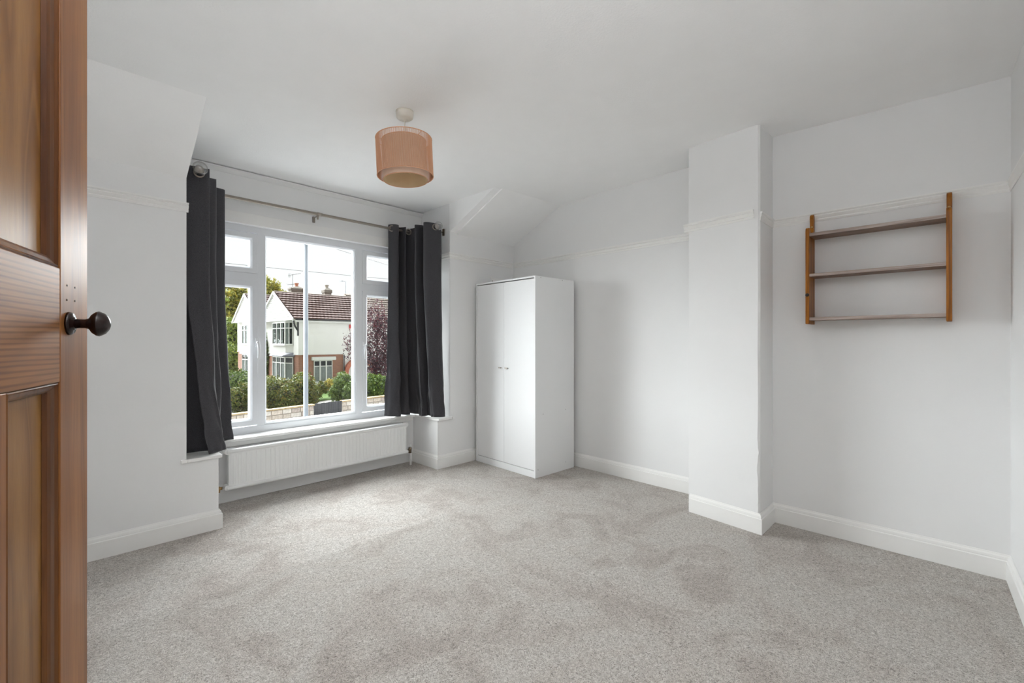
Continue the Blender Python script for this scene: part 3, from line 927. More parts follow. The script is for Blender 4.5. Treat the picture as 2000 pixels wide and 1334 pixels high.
# ================================================================== OUTSIDE
GZ = -2.95
def leafmat(name, cols, rough=0.55, trans=0.25):
    m, nt, b = new_mat(name)
    g = nt.nodes.new('ShaderNodeNewGeometry')
    n = len(cols)
    c = ramp(nt, g.outputs['Random Per Island'], [(i / (n - 1), col) for i, col in enumerate(cols)])
    nt.links.new(c, b.inputs['Base Color'])
    b.inputs['Roughness'].default_value = rough
    b.inputs['Specular IOR Level'].default_value = 0.3
    tl = nt.nodes.new('ShaderNodeBsdfTranslucent'); nt.links.new(c, tl.inputs['Color'])
    mx = nt.nodes.new('ShaderNodeMixShader'); mx.inputs['Fac'].default_value = trans
    out = nt.nodes['Material Output']
    nt.links.new(b.outputs[0], mx.inputs[1]); nt.links.new(tl.outputs[0], mx.inputs[2])
    nt.links.new(mx.outputs[0], out.inputs['Surface'])
    return m
M['leaf_hedge'] = leafmat('hedge_leaves', [(0.028, 0.045, 0.007), (0.085, 0.115, 0.016), (0.15, 0.175, 0.028), (0.19, 0.135, 0.028)])
M['leaf_green'] = leafmat('bright_shrub_leaves', [(0.035, 0.068, 0.009), (0.09, 0.15, 0.020), (0.17, 0.23, 0.04)])
M['leaf_yellow'] = leafmat('golden_shrub_leaves', [(0.30, 0.27, 0.04), (0.50, 0.44, 0.09), (0.60, 0.50, 0.15)])
M['leaf_purple'] = leafmat('purple_plum_leaves', [(0.022, 0.014, 0.018), (0.045, 0.022, 0.028), (0.11, 0.028, 0.034), (0.06, 0.042, 0.050)])
M['leaf_autumn'] = leafmat('turning_yellow_green_leaves', [(0.12, 0.13, 0.02), (0.26, 0.25, 0.04), (0.36, 0.30, 0.06), (0.16, 0.20, 0.04)])
M['leaf_mid'] = leafmat('mid_green_tree_leaves', [(0.07, 0.11, 0.018), (0.15, 0.21, 0.035), (0.24, 0.28, 0.06)])
M['bark'] = plain('brown_bark', (0.07, 0.05, 0.035), 0.9, noise_amt=0.3, nscale=20)
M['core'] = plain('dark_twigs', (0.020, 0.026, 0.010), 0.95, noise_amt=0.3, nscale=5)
M['lawn'] = plain('short_lawn_grass', (0.11, 0.19, 0.04), 0.9, noise_amt=0.25, nscale=3, bmp=0.4, bscale=30, bdist=0.03)
M['road'] = plain('grey_asphalt', (0.42, 0.42, 0.42), 0.85, noise_amt=0.15, nscale=20)
M['pave'] = plain('grey_paving', (0.50, 0.50, 0.50), 0.85, noise_amt=0.1, nscale=5)
M['render'] = plain('white_painted_render', (0.72, 0.715, 0.70), 0.8, noise_amt=0.03, nscale=1.2, bmp=0.3, bscale=30, bdist=0.01)
M['whitewood'] = plain('white_painted_boards', (0.68, 0.68, 0.67), 0.5, noise_amt=0.02)
M['black'] = plain('black_painted_wood', (0.025, 0.025, 0.028), 0.5)
M['lead'] = plain('grey_lead_canopy', (0.12, 0.125, 0.15), 0.5, noise_amt=0.15)
M['curt_far'] = plain('pale_net_curtain', (0.42, 0.44, 0.42), 0.9, noise_amt=0.15, nscale=8)
M['dark_in'] = plain('dark_room_behind_glass', (0.045, 0.047, 0.048), 0.9, noise_amt=0.3, nscale=2)
M['galv'] = plain('galvanised_grey_steel', (0.27, 0.30, 0.335), 0.6, metal=0.0, noise_amt=0.06, nscale=4)
M['red'] = plain('red_plastic', (0.55, 0.05, 0.05), 0.4)
M['terracotta'] = plain('terracotta_pot', (0.42, 0.17, 0.10), 0.7, noise_amt=0.1)
M['stonegrey'] = plain('grey_flaunching', (0.34, 0.31, 0.27), 0.9, noise_amt=0.2, nscale=10)
M['coping'] = plain('ochre_coping_stone', (0.42, 0.31, 0.17), 0.85, noise_amt=0.3, nscale=6, bmp=0.4, bscale=20, bdist=0.01)
M['block_a'] = plain('buff_stone_block', (0.52, 0.45, 0.38), 0.9, noise_amt=0.22, nscale=9, bmp=0.6, bscale=16, bdist=0.02)
M['block_b'] = plain('grey_stone_block', (0.40, 0.34, 0.30), 0.9, noise_amt=0.28, nscale=9, bmp=0.6, bscale=16, bdist=0.02)
M['block_c'] = plain('pale_stone_block', (0.60, 0.55, 0.49), 0.9, noise_amt=0.18, nscale=9, bmp=0.6, bscale=16, bdist=0.02)
M['mortar'] = plain('grey_mortar', (0.33, 0.29, 0.25), 0.95, noise_amt=0.1)
M['gatewood'] = plain('dark_grey_stained_boards', (0.055, 0.055, 0.060), 0.8, noise_amt=0.4, nscale=14)
M['cable'] = plain('dark_cable', (0.12, 0.12, 0.12), 0.7)

def brick_mat(name, a, b_, mortar, scale):
    m, nt, b = new_mat(name)
    tc = nt.nodes.new('ShaderNodeTexCoord')
    sp = nt.nodes.new('ShaderNodeSeparateXYZ'); nt.links.new(tc.outputs['Object'], sp.inputs[0])
    ad = nt.nodes.new('ShaderNodeMath'); ad.operation = 'ADD'
    nt.links.new(sp.outputs['X'], ad.inputs[0]); nt.links.new(sp.outputs['Y'], ad.inputs[1])
    cb = nt.nodes.new('ShaderNodeCombineXYZ')
    nt.links.new(ad.outputs[0], cb.inputs['X']); nt.links.new(sp.outputs['Z'], cb.inputs['Y'])
    br = nt.nodes.new('ShaderNodeTexBrick')
    br.inputs['Scale'].default_value = scale
    br.inputs['Color1'].default_value = (*a, 1); br.inputs['Color2'].default_value = (*b_, 1); br.inputs['Mortar'].default_value = (*mortar, 1)
    br.inputs['Brick Width'].default_value = 0.23; br.inputs['Row Height'].default_value = 0.075; br.inputs['Mortar Size'].default_value = 0.008
    nt.links.new(cb.outputs[0], br.inputs['Vector'])
    nt.links.new(br.outputs['Color'], b.inputs['Base Color'])
    b.inputs['Roughness'].default_value = 0.9
    return m
M['brick'] = brick_mat('red_brick_wall', (0.34, 0.135, 0.075), (0.24, 0.085, 0.05), (0.30, 0.24, 0.19), 1.0)
M['brick_old'] = brick_mat('weathered_chimney_brick', (0.17, 0.145, 0.12), (0.11, 0.095, 0.08), (0.24, 0.22, 0.19), 1.0)
M['tile'] = plain('brown_red_roof_tiles', (0.092, 0.050, 0.042), 0.85, noise_amt=0.22, nscale=5)
M['tile_old'] = plain('mossy_brown_roof_tiles', (0.20, 0.165, 0.14), 0.9, noise_amt=0.3, nscale=4)
M['ridge'] = plain('grey_ridge_tiles', (0.22, 0.18, 0.155), 0.9, noise_amt=0.2, nscale=3)

M['gravel'] = plain('pale_gravel_and_soil', (0.30, 0.285, 0.26), 0.95, noise_amt=0.2, nscale=8)
structure('floor_garden', MB().box(-60, 110, 22.6, 130, GZ - 0.2, GZ).build('floor_garden', M['gravel']), 'gravelled gardens across the street')
lw_ = empty('front_lawn', (13, 34, GZ)); tag(lw_, 'strip of short green lawn behind the dark gate', 'lawn')
MB().box(-4.5, 4.6, -2.8, 2.6, 0, 0.05).build('turf', M['lawn'], lw_)
structure('floor_road', MB().box(-60, 110, 8.5, 18.5, GZ - 0.25, GZ - 0.10).build('floor_road', M['road']), 'asphalt street below the window')
structure('floor_pavement', MB().box(-60, 110, 18.5, 22.6, GZ - 0.25, GZ).box(-60, 110, 4.3, 8.5, GZ - 0.25, GZ).build('floor_pavement', M['pave']), 'grey pavement')

# ---- leaves
def leaves(centres, count, size, seed, shell=0.55):
    """centres: list of (x, y, z, rx, ry, rz); returns a mesh of leaf-shaped quads"""
    rng = np.random.default_rng(seed)
    w = np.array([c[3] * c[4] + c[3] * c[5] for c in centres]); w = w / w.sum()
    which = rng.choice(len(centres), count, p=w)
    C = np.array(centres)[which]
    d = rng.normal(size=(count, 3)); d /= np.linalg.norm(d, axis=1)[:, None]
    ph = rng.uniform(0, 6.28, 6)
    wob = 1 + 0.16 * np.sin(d[:, 0] * 6 + ph[0] + C[:, 0]) * np.sin(d[:, 1] * 7 + ph[1]) + 0.12 * np.sin(d[:, 2] * 9 + ph[2] + d[:, 0] * 5)
    r = (shell + (1.05 - shell) * rng.random(count) ** 0.6) * wob
    P = C[:, :3] + d * C[:, 3:6] * r[:, None]
    nrm = d * 0.7 + rng.normal(size=(count, 3)) * 0.6; nrm /= np.linalg.norm(nrm, axis=1)[:, None]
    a = np.cross(nrm, rng.normal(size=(count, 3))); a /= np.linalg.norm(a, axis=1)[:, None]
    b = np.cross(nrm, a)
    s = size * rng.uniform(0.6, 1.3, count)[:, None]
    V = np.stack([P - a * s, P - b * s * 0.5, P + a * s, P + b * s * 0.5], 1).reshape(-1, 3)
    return V, count

def plant(name, label, cat, centres, count, size, mat, seed, group=None, trunk=None, core=0.72, shell=0.55):
    cx_ = sum(c[0] for c in centres) / len(centres); cy_ = sum(c[1] for c in centres) / len(centres)
    root = empty(name, (cx_, cy_, GZ))
    tag(root, label, cat, group)
    V, n = leaves(centres, count, size, seed, shell)
    V = V - np.array([cx_, cy_, GZ])
    me = bpy.data.meshes.new('foliage')
    me.from_pydata(V.tolist(), [], np.arange(n * 4).reshape(n, 4).tolist())
    me.materials.append(mat)
    tag(link('foliage', me, root), kind='stuff')
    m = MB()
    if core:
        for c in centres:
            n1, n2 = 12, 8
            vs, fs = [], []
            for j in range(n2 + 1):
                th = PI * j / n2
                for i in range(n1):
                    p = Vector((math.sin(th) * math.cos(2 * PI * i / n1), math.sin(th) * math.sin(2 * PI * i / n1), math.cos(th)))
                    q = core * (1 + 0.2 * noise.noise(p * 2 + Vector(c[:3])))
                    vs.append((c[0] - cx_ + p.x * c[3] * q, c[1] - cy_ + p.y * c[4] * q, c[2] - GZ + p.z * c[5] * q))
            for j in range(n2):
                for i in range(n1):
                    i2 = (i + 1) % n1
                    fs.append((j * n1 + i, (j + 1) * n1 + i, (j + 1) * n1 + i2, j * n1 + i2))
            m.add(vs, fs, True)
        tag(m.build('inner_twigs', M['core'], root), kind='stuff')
    m = MB()
    tr = trunk or 0.05
    zc_ = min(c[2] for c in centres) - GZ
    m.tube([(0, 0, 0), (0.02, 0, zc_ * 0.5), (0.0, 0.03, max(zc_, 0.3))], [tr * 1.3, tr, tr * 0.8], 8)
    for c in centres:
        m.tube([(0, 0, max(zc_ * 0.5, 0.1)), ((c[0] - cx_) * 0.6, (c[1] - cy_) * 0.6, c[2] - GZ - c[5] * 0.3), (c[0] - cx_, c[1] - cy_, c[2] - GZ + c[5] * 0.4)], [tr * 0.7, tr * 0.45, tr * 0.2], 6)
    m.build('trunk', M['bark'], root)
    return root

def blob(px, py, d, wpx, hpx, depth=None):
    p = at(px, py, d)
    rx_ = wpx * d / 889.0; rz_ = hpx * d / 889.0
    return (p.x, p.y, p.z, rx_, depth or rx_, rz_)

plant('hedge_shrub', 'green hedge shrub in front of the white bay, left of the steel pole', 'shrub', [blob(545, 772, 26.5, 32, 34), blob(528, 760, 27.5, 26, 26), blob(565, 780, 26, 24, 26)], 9000, 0.075, M['leaf_hedge'], 11, 'conifer hedge along the stone wall')
plant('hedge_shrub', 'green hedge shrub behind the steel pole and wall end', 'shrub', [blob(592, 765, 26.5, 24, 32), blob(606, 780, 26.3, 15, 22), blob(585, 745, 28, 15, 16)], 6500, 0.07, M['leaf_hedge'], 12, 'conifer hedge along the stone wall')
plant('hedge_shrub', 'dark green hedge shrub seen in the left casement above the stone wall', 'shrub', [blob(466, 780, 26.0, 30, 26), blob(490, 775, 26.5, 28, 30), blob(505, 770, 26.5, 20, 30)], 8000, 0.075, M['leaf_hedge'], 13, 'conifer hedge along the stone wall')
plant('clipped_hedge', 'bright clipped hedge below the left house', 'hedge', [blob(460, 745, 33, 26, 20, 2.0), blob(482, 743, 33, 26, 21, 2.0), blob(500, 746, 33, 18, 20, 2.0)], 7000, 0.075, M['leaf_green'], 14)
plant('round_bush', 'rounded green bush to the right of the dark gate', 'shrub', [blob(672, 756, 28.5, 22, 27), blob(686, 768, 27.5, 15, 20), blob(658, 768, 28, 14, 16)], 8000, 0.07, M['leaf_green'], 15)
plant('golden_shrub', 'golden yellow shrub under the brick ground-floor window', 'shrub', [blob(643, 751, 33, 9, 10), blob(652, 757, 33, 9, 13)], 1800, 0.085, M['leaf_yellow'], 16)
plant('small_shrub', 'small green shrub between the hedge and the golden shrub', 'shrub', [blob(625, 758, 32, 14, 12), blob(617, 768, 31, 12, 12)], 2600, 0.07, M['leaf_hedge'], 17)
plant('green_bush', 'leafy green bush in the right casement', 'shrub', [blob(722, 756, 27.5, 18, 24), blob(742, 762, 27.5, 20, 26), blob(708, 766, 27.5, 14, 16)], 8000, 0.07, M['leaf_green'], 18)
plant('purple_tree', 'purple-leaved plum tree in front of the houses on the right', 'tree', [blob(738, 640, 31, 25, 55, 1.2), blob(732, 715, 31, 26, 40, 1.2), blob(755, 690, 31.5, 22, 70, 1.2), blob(715, 676, 31, 14, 38, 0.7)], 7500, 0.075, M['leaf_purple'], 19, trunk=0.10, core=0, shell=0.1)
# a thin outlying branch of the same kind of tree
p = at(683, 680, 31)
plant('purple_sapling', 'sparse dark-leaved branches against the white house wall', 'tree', [blob(684, 676, 31, 15, 30, 0.6), blob(690, 650, 31, 10, 14, 0.4)], 420, 0.075, M['leaf_purple'], 20, trunk=0.03, core=0, shell=0.1)
plant('autumn_tree', 'tall yellow-green tree behind the left gable', 'tree', [blob(452, 600, 66, 40, 42), blob(478, 585, 66, 26, 30), blob(430, 590, 66, 40, 45)], 12000, 0.24, M['leaf_autumn'], 21, 'trees behind the houses', trunk=0.3)
plant('autumn_tree', 'yellow-green tree behind the right gable', 'tree', [blob(522, 585, 64, 26, 38), blob(545, 597, 64, 20, 28), blob(508, 590, 64, 24, 32)], 9000, 0.24, M['leaf_autumn'], 22, 'trees behind the houses', trunk=0.3)
plant('green_tree', 'mid green tree left of the left house', 'tree', [blob(450, 665, 58, 26, 45), blob(468, 650, 60, 18, 30), blob(440, 700, 56, 40, 30)], 9000, 0.2, M['leaf_mid'], 23, trunk=0.3)
for (nm, lb, tx, ty, tz, tr_, sd) in (('added_shade_tree', 'broad green tree added out of sight to shade the house fronts', 5.6, 44.5, 4.0, 4.3, 31), ('added_shade_tree', 'tall green tree added out of sight farther back to shade the house fronts', 4.5, 57.5, 5.0, 5.4, 32), ('added_shade_tree', 'near green tree added out of sight to shade the house fronts', 2.2, 33.5, 3.0, 3.6, 33)):
    plant(nm, lb, 'tree', [(tx, ty, tz, tr_, tr_, tr_ * 1.05), (tx + 1.2, ty + 1.0, tz + 2.4, tr_ * 0.6, tr_ * 0.7, tr_ * 0.6)], 12000, 0.22, M['leaf_mid'], sd, 'added shade trees', trunk=0.3, core=0.85)  # unseen trees, added to keep the sun off the house fronts
plant('green_ivy', 'dark green climber between the two houses', 'climber', [blob(519, 700, 41, 7, 45, 0.5)], 1600, 0.09, M['leaf_green'], 24, core=0.8)

# ---- stone garden wall and gate (local x runs along the wall)
def garden_wall(name, label, x0, x1, loc, ang, seed):
    root = empty(name, loc, ang)
    tag(root, label, 'garden wall', 'stone garden walls across the street')
    rnd = random.Random(seed)
    MB().box(x0 + 0.02, x1 - 0.02, 0.03, 0.20, 0, 0.90).build('mortar_core', M['mortar'], root)
    meshes = {}
    hgt = 0.22
    def blk(Lq, mt):
        key = (Lq, mt)
        if key not in meshes:
            r2 = random.Random(str(key))
            j = lambda: r2.uniform(-0.006, 0.006)
            L = Lq / 100.0
            v = [(0.008, 0, 0.008), (L - 0.008, 0, 0.008), (L - 0.008, 0, hgt - 0.008), (0.008, 0, hgt - 0.008)]
            vs = [(a, 0.06, c) for a, b_, c in v] + [(a + (0.012 if a < 0.1 else -0.012), -0.012 + j(), c + (0.012 if c < 0.1 else -0.012)) for a, b_, c in v]
            fs = [(0, 1, 5, 4), (1, 2, 6, 5), (2, 3, 7, 6), (3, 0, 4, 7), (4, 5, 6, 7), (0, 3, 2, 1)]
            meshes[key] = MB().add(vs, fs).mesh('stone_block', M[mt])
        return meshes[key]
    for row in range(4):
        x = x0
        z = row * (hgt + 0.004)
        first = True
        while x < x1 - 0.05:
            L = rnd.choice([30, 38, 44, 52])
            if first and row % 2: L = 22
            first = False
            if x + L / 100 > x1 - 0.15: L = int(round((x1 - x) * 100))
            o = link('stone_block', blk(L, rnd.choice(['block_a', 'block_b', 'block_c', 'block_a'])), root)
            o.location = (x, 0.015, z)
            x += L / 100
    x = x0 - 0.03
    while x < x1:
        L = min(0.62, x1 + 0.03 - x)
        MB().box(x + 0.004, x + L - 0.004, -0.05, 0.27, 0.90, 0.965 + rnd.uniform(-0.004, 0.006)).build('coping_stone', M['coping'], root, bevel=0.012, seg=1)
        x += L
    return root
GA = math.radians(8.5)
gl = Vector((9.40, 22.95, GZ)); gdir = Vector((math.cos(GA), math.sin(GA), 0))
garden_wall('garden_wall', 'low stone garden wall with ochre coping left of the dark gate', -13.2, 0.0, gl, GA, 3)
gr = gl + gdir * 1.64
garden_wall('garden_wall', 'low stone garden wall with ochre coping right of the dark gate', 0.0, 8.0, gr, GA, 4)
gate = empty('garden_gate', gl, GA)
tag(gate, 'dark grey boarded gate between the two stone walls', 'gate')
gm = None
for i in range(16):
    w = 1.58 / 16
    if gm is None: gm = MB().box(0.004, w - 0.004, 0, 0.022, 0.06, 0.97).mesh('plank', M['gatewood'])
    o = link('plank', gm, gate); o.location = (0.03 + i * w, 0.05 + 0.004 * (i % 2), 0.012 * math.sin(i * 1.7))
for z in (0.25, 0.78):
    MB().box(0.03, 1.61, 0.078, 0.12, z, z + 0.09).build('gate_rail', M['gatewood'], gate)

# ---- houses
def lbar(mb, p0, dr, nr, t0, t1, o0, o1, z0, z1):
    """box along direction dr from p0: t along, o outward (nr), z up"""
    vs = []
    for z in (z0, z1):
        for o in (o0, o1):
            for t in (t0, t1):
                q = p0 + dr * t + nr * o
                vs.append((q.x, q.y, z))
    mb.add(vs, [(0, 2, 3, 1), (4, 5, 7, 6), (0, 1, 5, 4), (2, 6, 7, 3), (0, 4, 6, 2), (1, 3, 7, 5)])

def house_window(parent, org, p0, p1, z0, z1, n, fills, transom=0.27, fw=0.07, thin=()):
    """framed window on the plan segment p0-p1 (outward normal to the right of travel)"""
    p0 = Vector((p0[0], p0[1], 0)) - Vector((org[0], org[1], 0)); p1 = Vector((p1[0], p1[1], 0)) - Vector((org[0], org[1], 0))
    L = (p1 - p0).length; dr = (p1 - p0) / L; nr = Vector((dr.y, -dr.x, 0))
    z0 -= org[2]; z1 -= org[2]
    zt = z1 - (z1 - z0) * transom
    m = MB()
    lbar(m, p0, dr, nr, 0, L, 0.0, 0.07, z0, z0 + fw); lbar(m, p0, dr, nr, 0, L, 0.0, 0.07, z1 - fw, z1)
    lbar(m, p0, dr, nr, 0, L, 0.0, 0.068, zt - fw / 2, zt + fw / 2)
    for i in range(n + 1):
        c = L * i / n
        a, b = max(0, c - fw * 0.75), min(L, c + fw * 0.75)
        lbar(m, p0, dr, nr, a, b, 0.0, 0.072, z0, z1)
    for i in thin:
        c = L * (i + 0.5) / n
        lbar(m, p0, dr, nr, c - 0.03, c + 0.03, 0.01, 0.065, z0, z1)
    w = m.build('window', M['whitewood'], parent)
    for i in range(n):
        for (za, zb, k) in ((z0 + fw, zt - fw / 2, 0), (zt + fw / 2, z1 - fw, 1)):
            q = MB(); lbar(q, p0, dr, nr, L * i / n + 0.04, L * (i + 1) / n - 0.04, 0.014, 0.024, za, zb)
            q.build('pane', M['glass_far'], w)
        cm = fills[i % len(fills)]
        q = MB()
        if cm == 'net':
            lbar(q, p0, dr, nr, L * i / n + 0.05, L * (i + 1) / n - 0.05, 0.004, 0.009, z0 + fw, zt)
            q.build('net_curtain', M['curt_far'], w)
        elif cm == 'half':
            lbar(q, p0, dr, nr, L * i / n + 0.05, L * (i + 0.42) / n, 0.004, 0.009, z0 + fw, z1 - fw)
            q.build('net_curtain', M['curt_far'], w)
    return w
M['glass_far'] = glass_thin('far_window_glass', (0.8, 0.82, 0.82), 0.012, 0.02, 0.03)

def tiled_slope(parent, org, xa, xb, ye, ze, yr, zr, rows, mat, pitch=0.30, name='roof_tiles'):
    """stepped pantile courses between the eaves (ye, ze) and the ridge (yr, zr), running along x"""
    vs, fs = [], []
    seg = 4
    nx_ = max(2, int((xb - xa) / pitch)) * seg
    dy, dz = (yr - ye) / rows, (zr - ze) / rows
    ln = math.hypot(dy, dz)
    ny_, nz_ = -dz / ln, abs(dy) / ln
    if dy < 0: ny_ = dz / ln
    prof = [0.0, 0.02, 0.03, 0.018]
    for r in range(rows):
        base = len(vs)
        for (tt, up) in ((0.0, 0.0), (0.0, 0.115), (1.03, 0.010)):
            y = ye + dy * (r + tt); z = ze + dz * (r + tt)
            for i in range(nx_ + 1):
                w = prof[(i + 2 * (r % 2)) % seg] if up > 0 else 0
                vs.append((xa + (xb - xa) * i / nx_ - org[0], y + ny_ * (up + w) - org[1], z + nz_ * (up + w) - org[2]))
        k = nx_ + 1
        for j in range(2):
            for i in range(nx_):
                fs.append((base + j * k + i, base + j * k + i + 1, base + (j + 1) * k + i + 1, base + (j + 1) * k + i))
    return tag(MB().add(vs, fs).build(name, mat, parent, fix=False), kind='stuff')

def gable_house(name, label, y0, y1, ze, za, xw, xend, side_detail, bay):
    org = (14.0, y0, GZ)
    root = empty(name, org); tag(root, label, 'house', 'white gabled houses across the street')
    def L(mb): mb.v = [(x - org[0], y - org[1], z - org[2]) for x, y, z in mb.v]; return mb
    ym = (y0 + y1) / 2 + 0.1
    zj = 0.07
    L(MB().box(14.0, xend, y0, y1, zj, ze)).build('upper_wall', M['render'], root)
    if side_detail:
        L(MB().box(14.05, 17.72, y0 + 0.05, y1, GZ, zj)).build('brick_wall', M['brick'], root)
        L(MB().box(17.72, xend, y0 + 0.06, y1, GZ, zj)).build('porch_wall', M['render'], root)
    else:
        L(MB().box(14.05, xend, y0 + 0.05, y1, GZ, zj)).build('brick_wall', M['brick'], root)
    L(MB().box(13.97, (17.75 if side_detail else xend), y0 - 0.03, y1, zj - 0.03, zj + 0.05)).build('string_course', M['whitewood'], root)
    # gable triangle with boards
    xg = 13.60
    ya, yb_ = y0 + 0.15, y1 - 0.15
    m = L(MB().add([(xg, ya, ze - 0.02), (xg, yb_, ze - 0.02), (xg, ym, za - 0.12), (14.05, ya, ze - 0.02), (14.05, yb_, ze - 0.02), (14.05, ym, za - 0.12)],
                   [(0, 1, 2), (3, 5, 4), (0, 3, 4, 1), (1, 4, 5, 2), (2, 5, 3, 0)]))
    gb = m.build('gable', M['whitewood'], root)
    nb = 11
    for i in range(nb):
        za_, zb_ = ze + (za - ze - 0.35) * i / nb, ze + (za - ze - 0.35) * (i + 1) / nb - 0.015
        def yy(z, s): 
            t = (z - ze) / (za - 0.12 - ze)
            return ya + (ym - ya) * t if s < 0 else yb_ + (ym - yb_) * t
        q = [(xg - 0.035, yy(za_, -1), za_), (xg - 0.035, yy(za_, 1), za_), (xg - 0.012, yy(zb_, 1), zb_), (xg - 0.012, yy(zb_, -1), zb_)]
        b_ = [(xg, y, z) for x, y, z in q]
        L(MB().add(q + b_, [(0, 1, 2, 3), (0, 4, 5, 1), (1, 5, 6, 2), (2, 6, 7, 3), (3, 7, 4, 0)])).build('board', M['whitewood'], gb)
    # barge boards
    for (yq, s) in ((y0 - 0.22, -1), (y1 + 0.1, 1)):
        q = [(yq, ze - 0.16), (yq, ze + 0.02), (ym, za + 0.06), (ym, za - 0.16)]
        q = [(x, z) for x, z in q]
        mm = MB().extrude(q, xg - 0.12, xg - 0.04, 'x')
        L(mm).build('barge_board', M['whitewood'], root)
    L(MB().box(xg - 0.05, 14.0, y0 - 0.1, y1, ze - 0.10, ze - 0.02)).build('soffit', M['whitewood'], root)
    # roof
    tiled_slope(root, org, xg + 0.02, xend + 0.1, y0 - 0.25, ze - 0.02, ym, za, 11, M['tile'])
    L(MB().add([(xg + 0.02, ym, za), (xend + 0.1, ym, za), (xend + 0.1, y1 + 0.1, ze), (xg + 0.02, y1 + 0.1, ze), (xg + 0.02, y0 - 0.2, ze - 0.03), (xend + 0.1, y0 - 0.2, ze - 0.03)], [(0, 1, 2, 3), (0, 4, 5, 1), (1, 5, 2), (0, 3, 4)])).build('roof', M['tile'], root)
    m = MB(); m.tube([(xg, ym, za + 0.02), (xend + 0.1, ym, za + 0.02)], 0.10, 8); L(m).build('ridge', M['ridge'], root)
    m = MB(); m.tube([(xg + 0.1, y0 - 0.28, ze - 0.06), (xend + 0.1, y0 - 0.28, ze - 0.06)], 0.06, 8); L(m).build('gutter', M['black'], root)
    L(MB().box(xg + 0.1, xend, y0 - 0.22, y0 - 0.16, ze - 0.26, ze - 0.08)).build('fascia', M['whitewood'], root)
    # black bracket under the overhang
    for (yb0, s) in ((y0 - 0.02, -1),):
        m = MB()
        m.tube([(13.62, yb0, ze - 0.16), (13.72, yb0, ze - 0.55), (13.98, yb0, ze - 0.95)], 0.07, 6)
        m.box(13.92, 14.02, yb0 - 0.08, yb0 + 0.06, ze - 1.35, ze - 0.12)
        L(m).build('bracket', M['black'], root)
    # two-storey canted bay facing the front
    b0, b1, b2, b3 = bay
    xb = 13.64
    for (z0_, z1_, kind) in ((zj, 0.80, 'render'), (GZ, -2.0, 'brick')):
        L(MB().prism([(14.05, b0), (14.05, b3), (xb, b2), (xb, b1)], z0_, z1_)).build('bay_base', M[kind], root)
    for (z0_, z1_, zs) in ((0.86, 2.70, 'up'), (-1.98, -0.14, 'dn')):
        fl = ['half', 'half', 'half'] if zs == 'up' else ['net', 'half', 'net']
        house_window(root, org, (xb, b2), (xb, b1), z0_, z1_, 3, fl)
        house_window(root, org, (xb, b1), (14.0, b0), z0_, z1_, 1, ['half' if zs == 'up' else 'net'], thin=((0,) if zs == 'up' else ()))
        house_window(root, org, (14.0, b3), (xb, b2), z0_, z1_, 1, ['none'])
        L(MB().prism([(14.02, b0 + 0.08), (14.02, b3 - 0.08), (xb + 0.06, b2), (xb + 0.06, b1)], z0_, z1_)).build('bay_interior', M['dark_in'], root)
        L(MB().prism([(14.05, b0 - 0.05), (14.05, b3 + 0.05), (xb - 0.10, b2 + 0.05), (xb - 0.10, b1 - 0.05)], z0_ - 0.07, z0_)).build('bay_sill', M['whitewood'], root)
    L(MB().prism([(14.05, b0), (14.05, b3), (xb, b2), (xb, b1)], 2.70, ze - 0.1)).build('bay_head', M['whitewood'], root)
    # lead canopy between the storeys
    o_ = [(14.02, b0 - 0.20), (14.02, b3 + 0.2), (xb - 0.28, b2 + 0.1), (xb - 0.28, b1 - 0.1)]
    i_ = [(14.02, b0), (14.02, b3), (xb, b2), (xb, b1)]
    L(MB().add([(x, y, -0.10) for x, y in o_] + [(x, y, -0.02) for x, y in o_] + [(x, y, 0.22) for x, y in i_],
               [(3, 2, 1, 0), (0, 1, 5, 4), (1, 2, 6, 5), (2, 3, 7, 6), (3, 0, 4, 7), (4, 5, 9, 8), (5, 6, 10, 9), (6, 7, 11, 10), (7, 4, 8, 11), (8, 9, 10, 11)])).build('canopy', M['lead'], root)
    return root, org, L

rootA, orgA, LA = gable_house('house', 'white and brick gabled house behind the steel pole, with brown tiled roof', 37.2, 45.4, 2.92, 5.30, 14.0, 20.3, True, (38.17, 38.9, 41.75, 42.4))
rootB, orgB, LB = gable_house('house', 'left half of the pair, its white gable seen through the left casement', 45.4, 53.4, 3.10, 5.70, 14.0, 20.3, False, (46.6, 47.3, 50.3, 51.0))
# side wall details of the near house
house_window(rootA, orgA, (15.22, 37.24), (16.75, 37.24), -2.22, -0.42, 3, ['net', 'net', 'net'])
LA(MB().box(15.26, 16.71, 37.232, 37.246, -2.2, -0.45)).build('room_behind_window', M['dark_in'], rootA)
LA(MB().box(15.02, 17.0, 37.02, 37.25, -0.42, -0.14)).build('blind_box', M['whitewood'], rootA, bevel=0.02)
LA(MB().box(15.08, 16.9, 37.08, 37.25, -2.36, -2.20)).build('sill', M['whitewood'], rootA, bevel=0.01)
m = MB(); m.tube([(17.74, 37.12, GZ), (17.74, 37.12, 0.0)], 0.05, 8); LA(m).build('drainpipe', M['black'], rootA)
LA(MB().box(14.0, 14.06, 37.16, 37.2, 0.1, 2.8)).build('corner_bead', M['whitewood'], rootA)
ab = LA(MB().box(18.2, 18.43, 37.10, 37.2, 2.15, 2.56)).build('alarm_box', M['red'], rootA, bevel=0.03)
LA(MB().box(18.2, 18.43, 37.095, 37.11, 2.15, 2.22)).build('alarm_strobe', M['whitewood'], rootA)
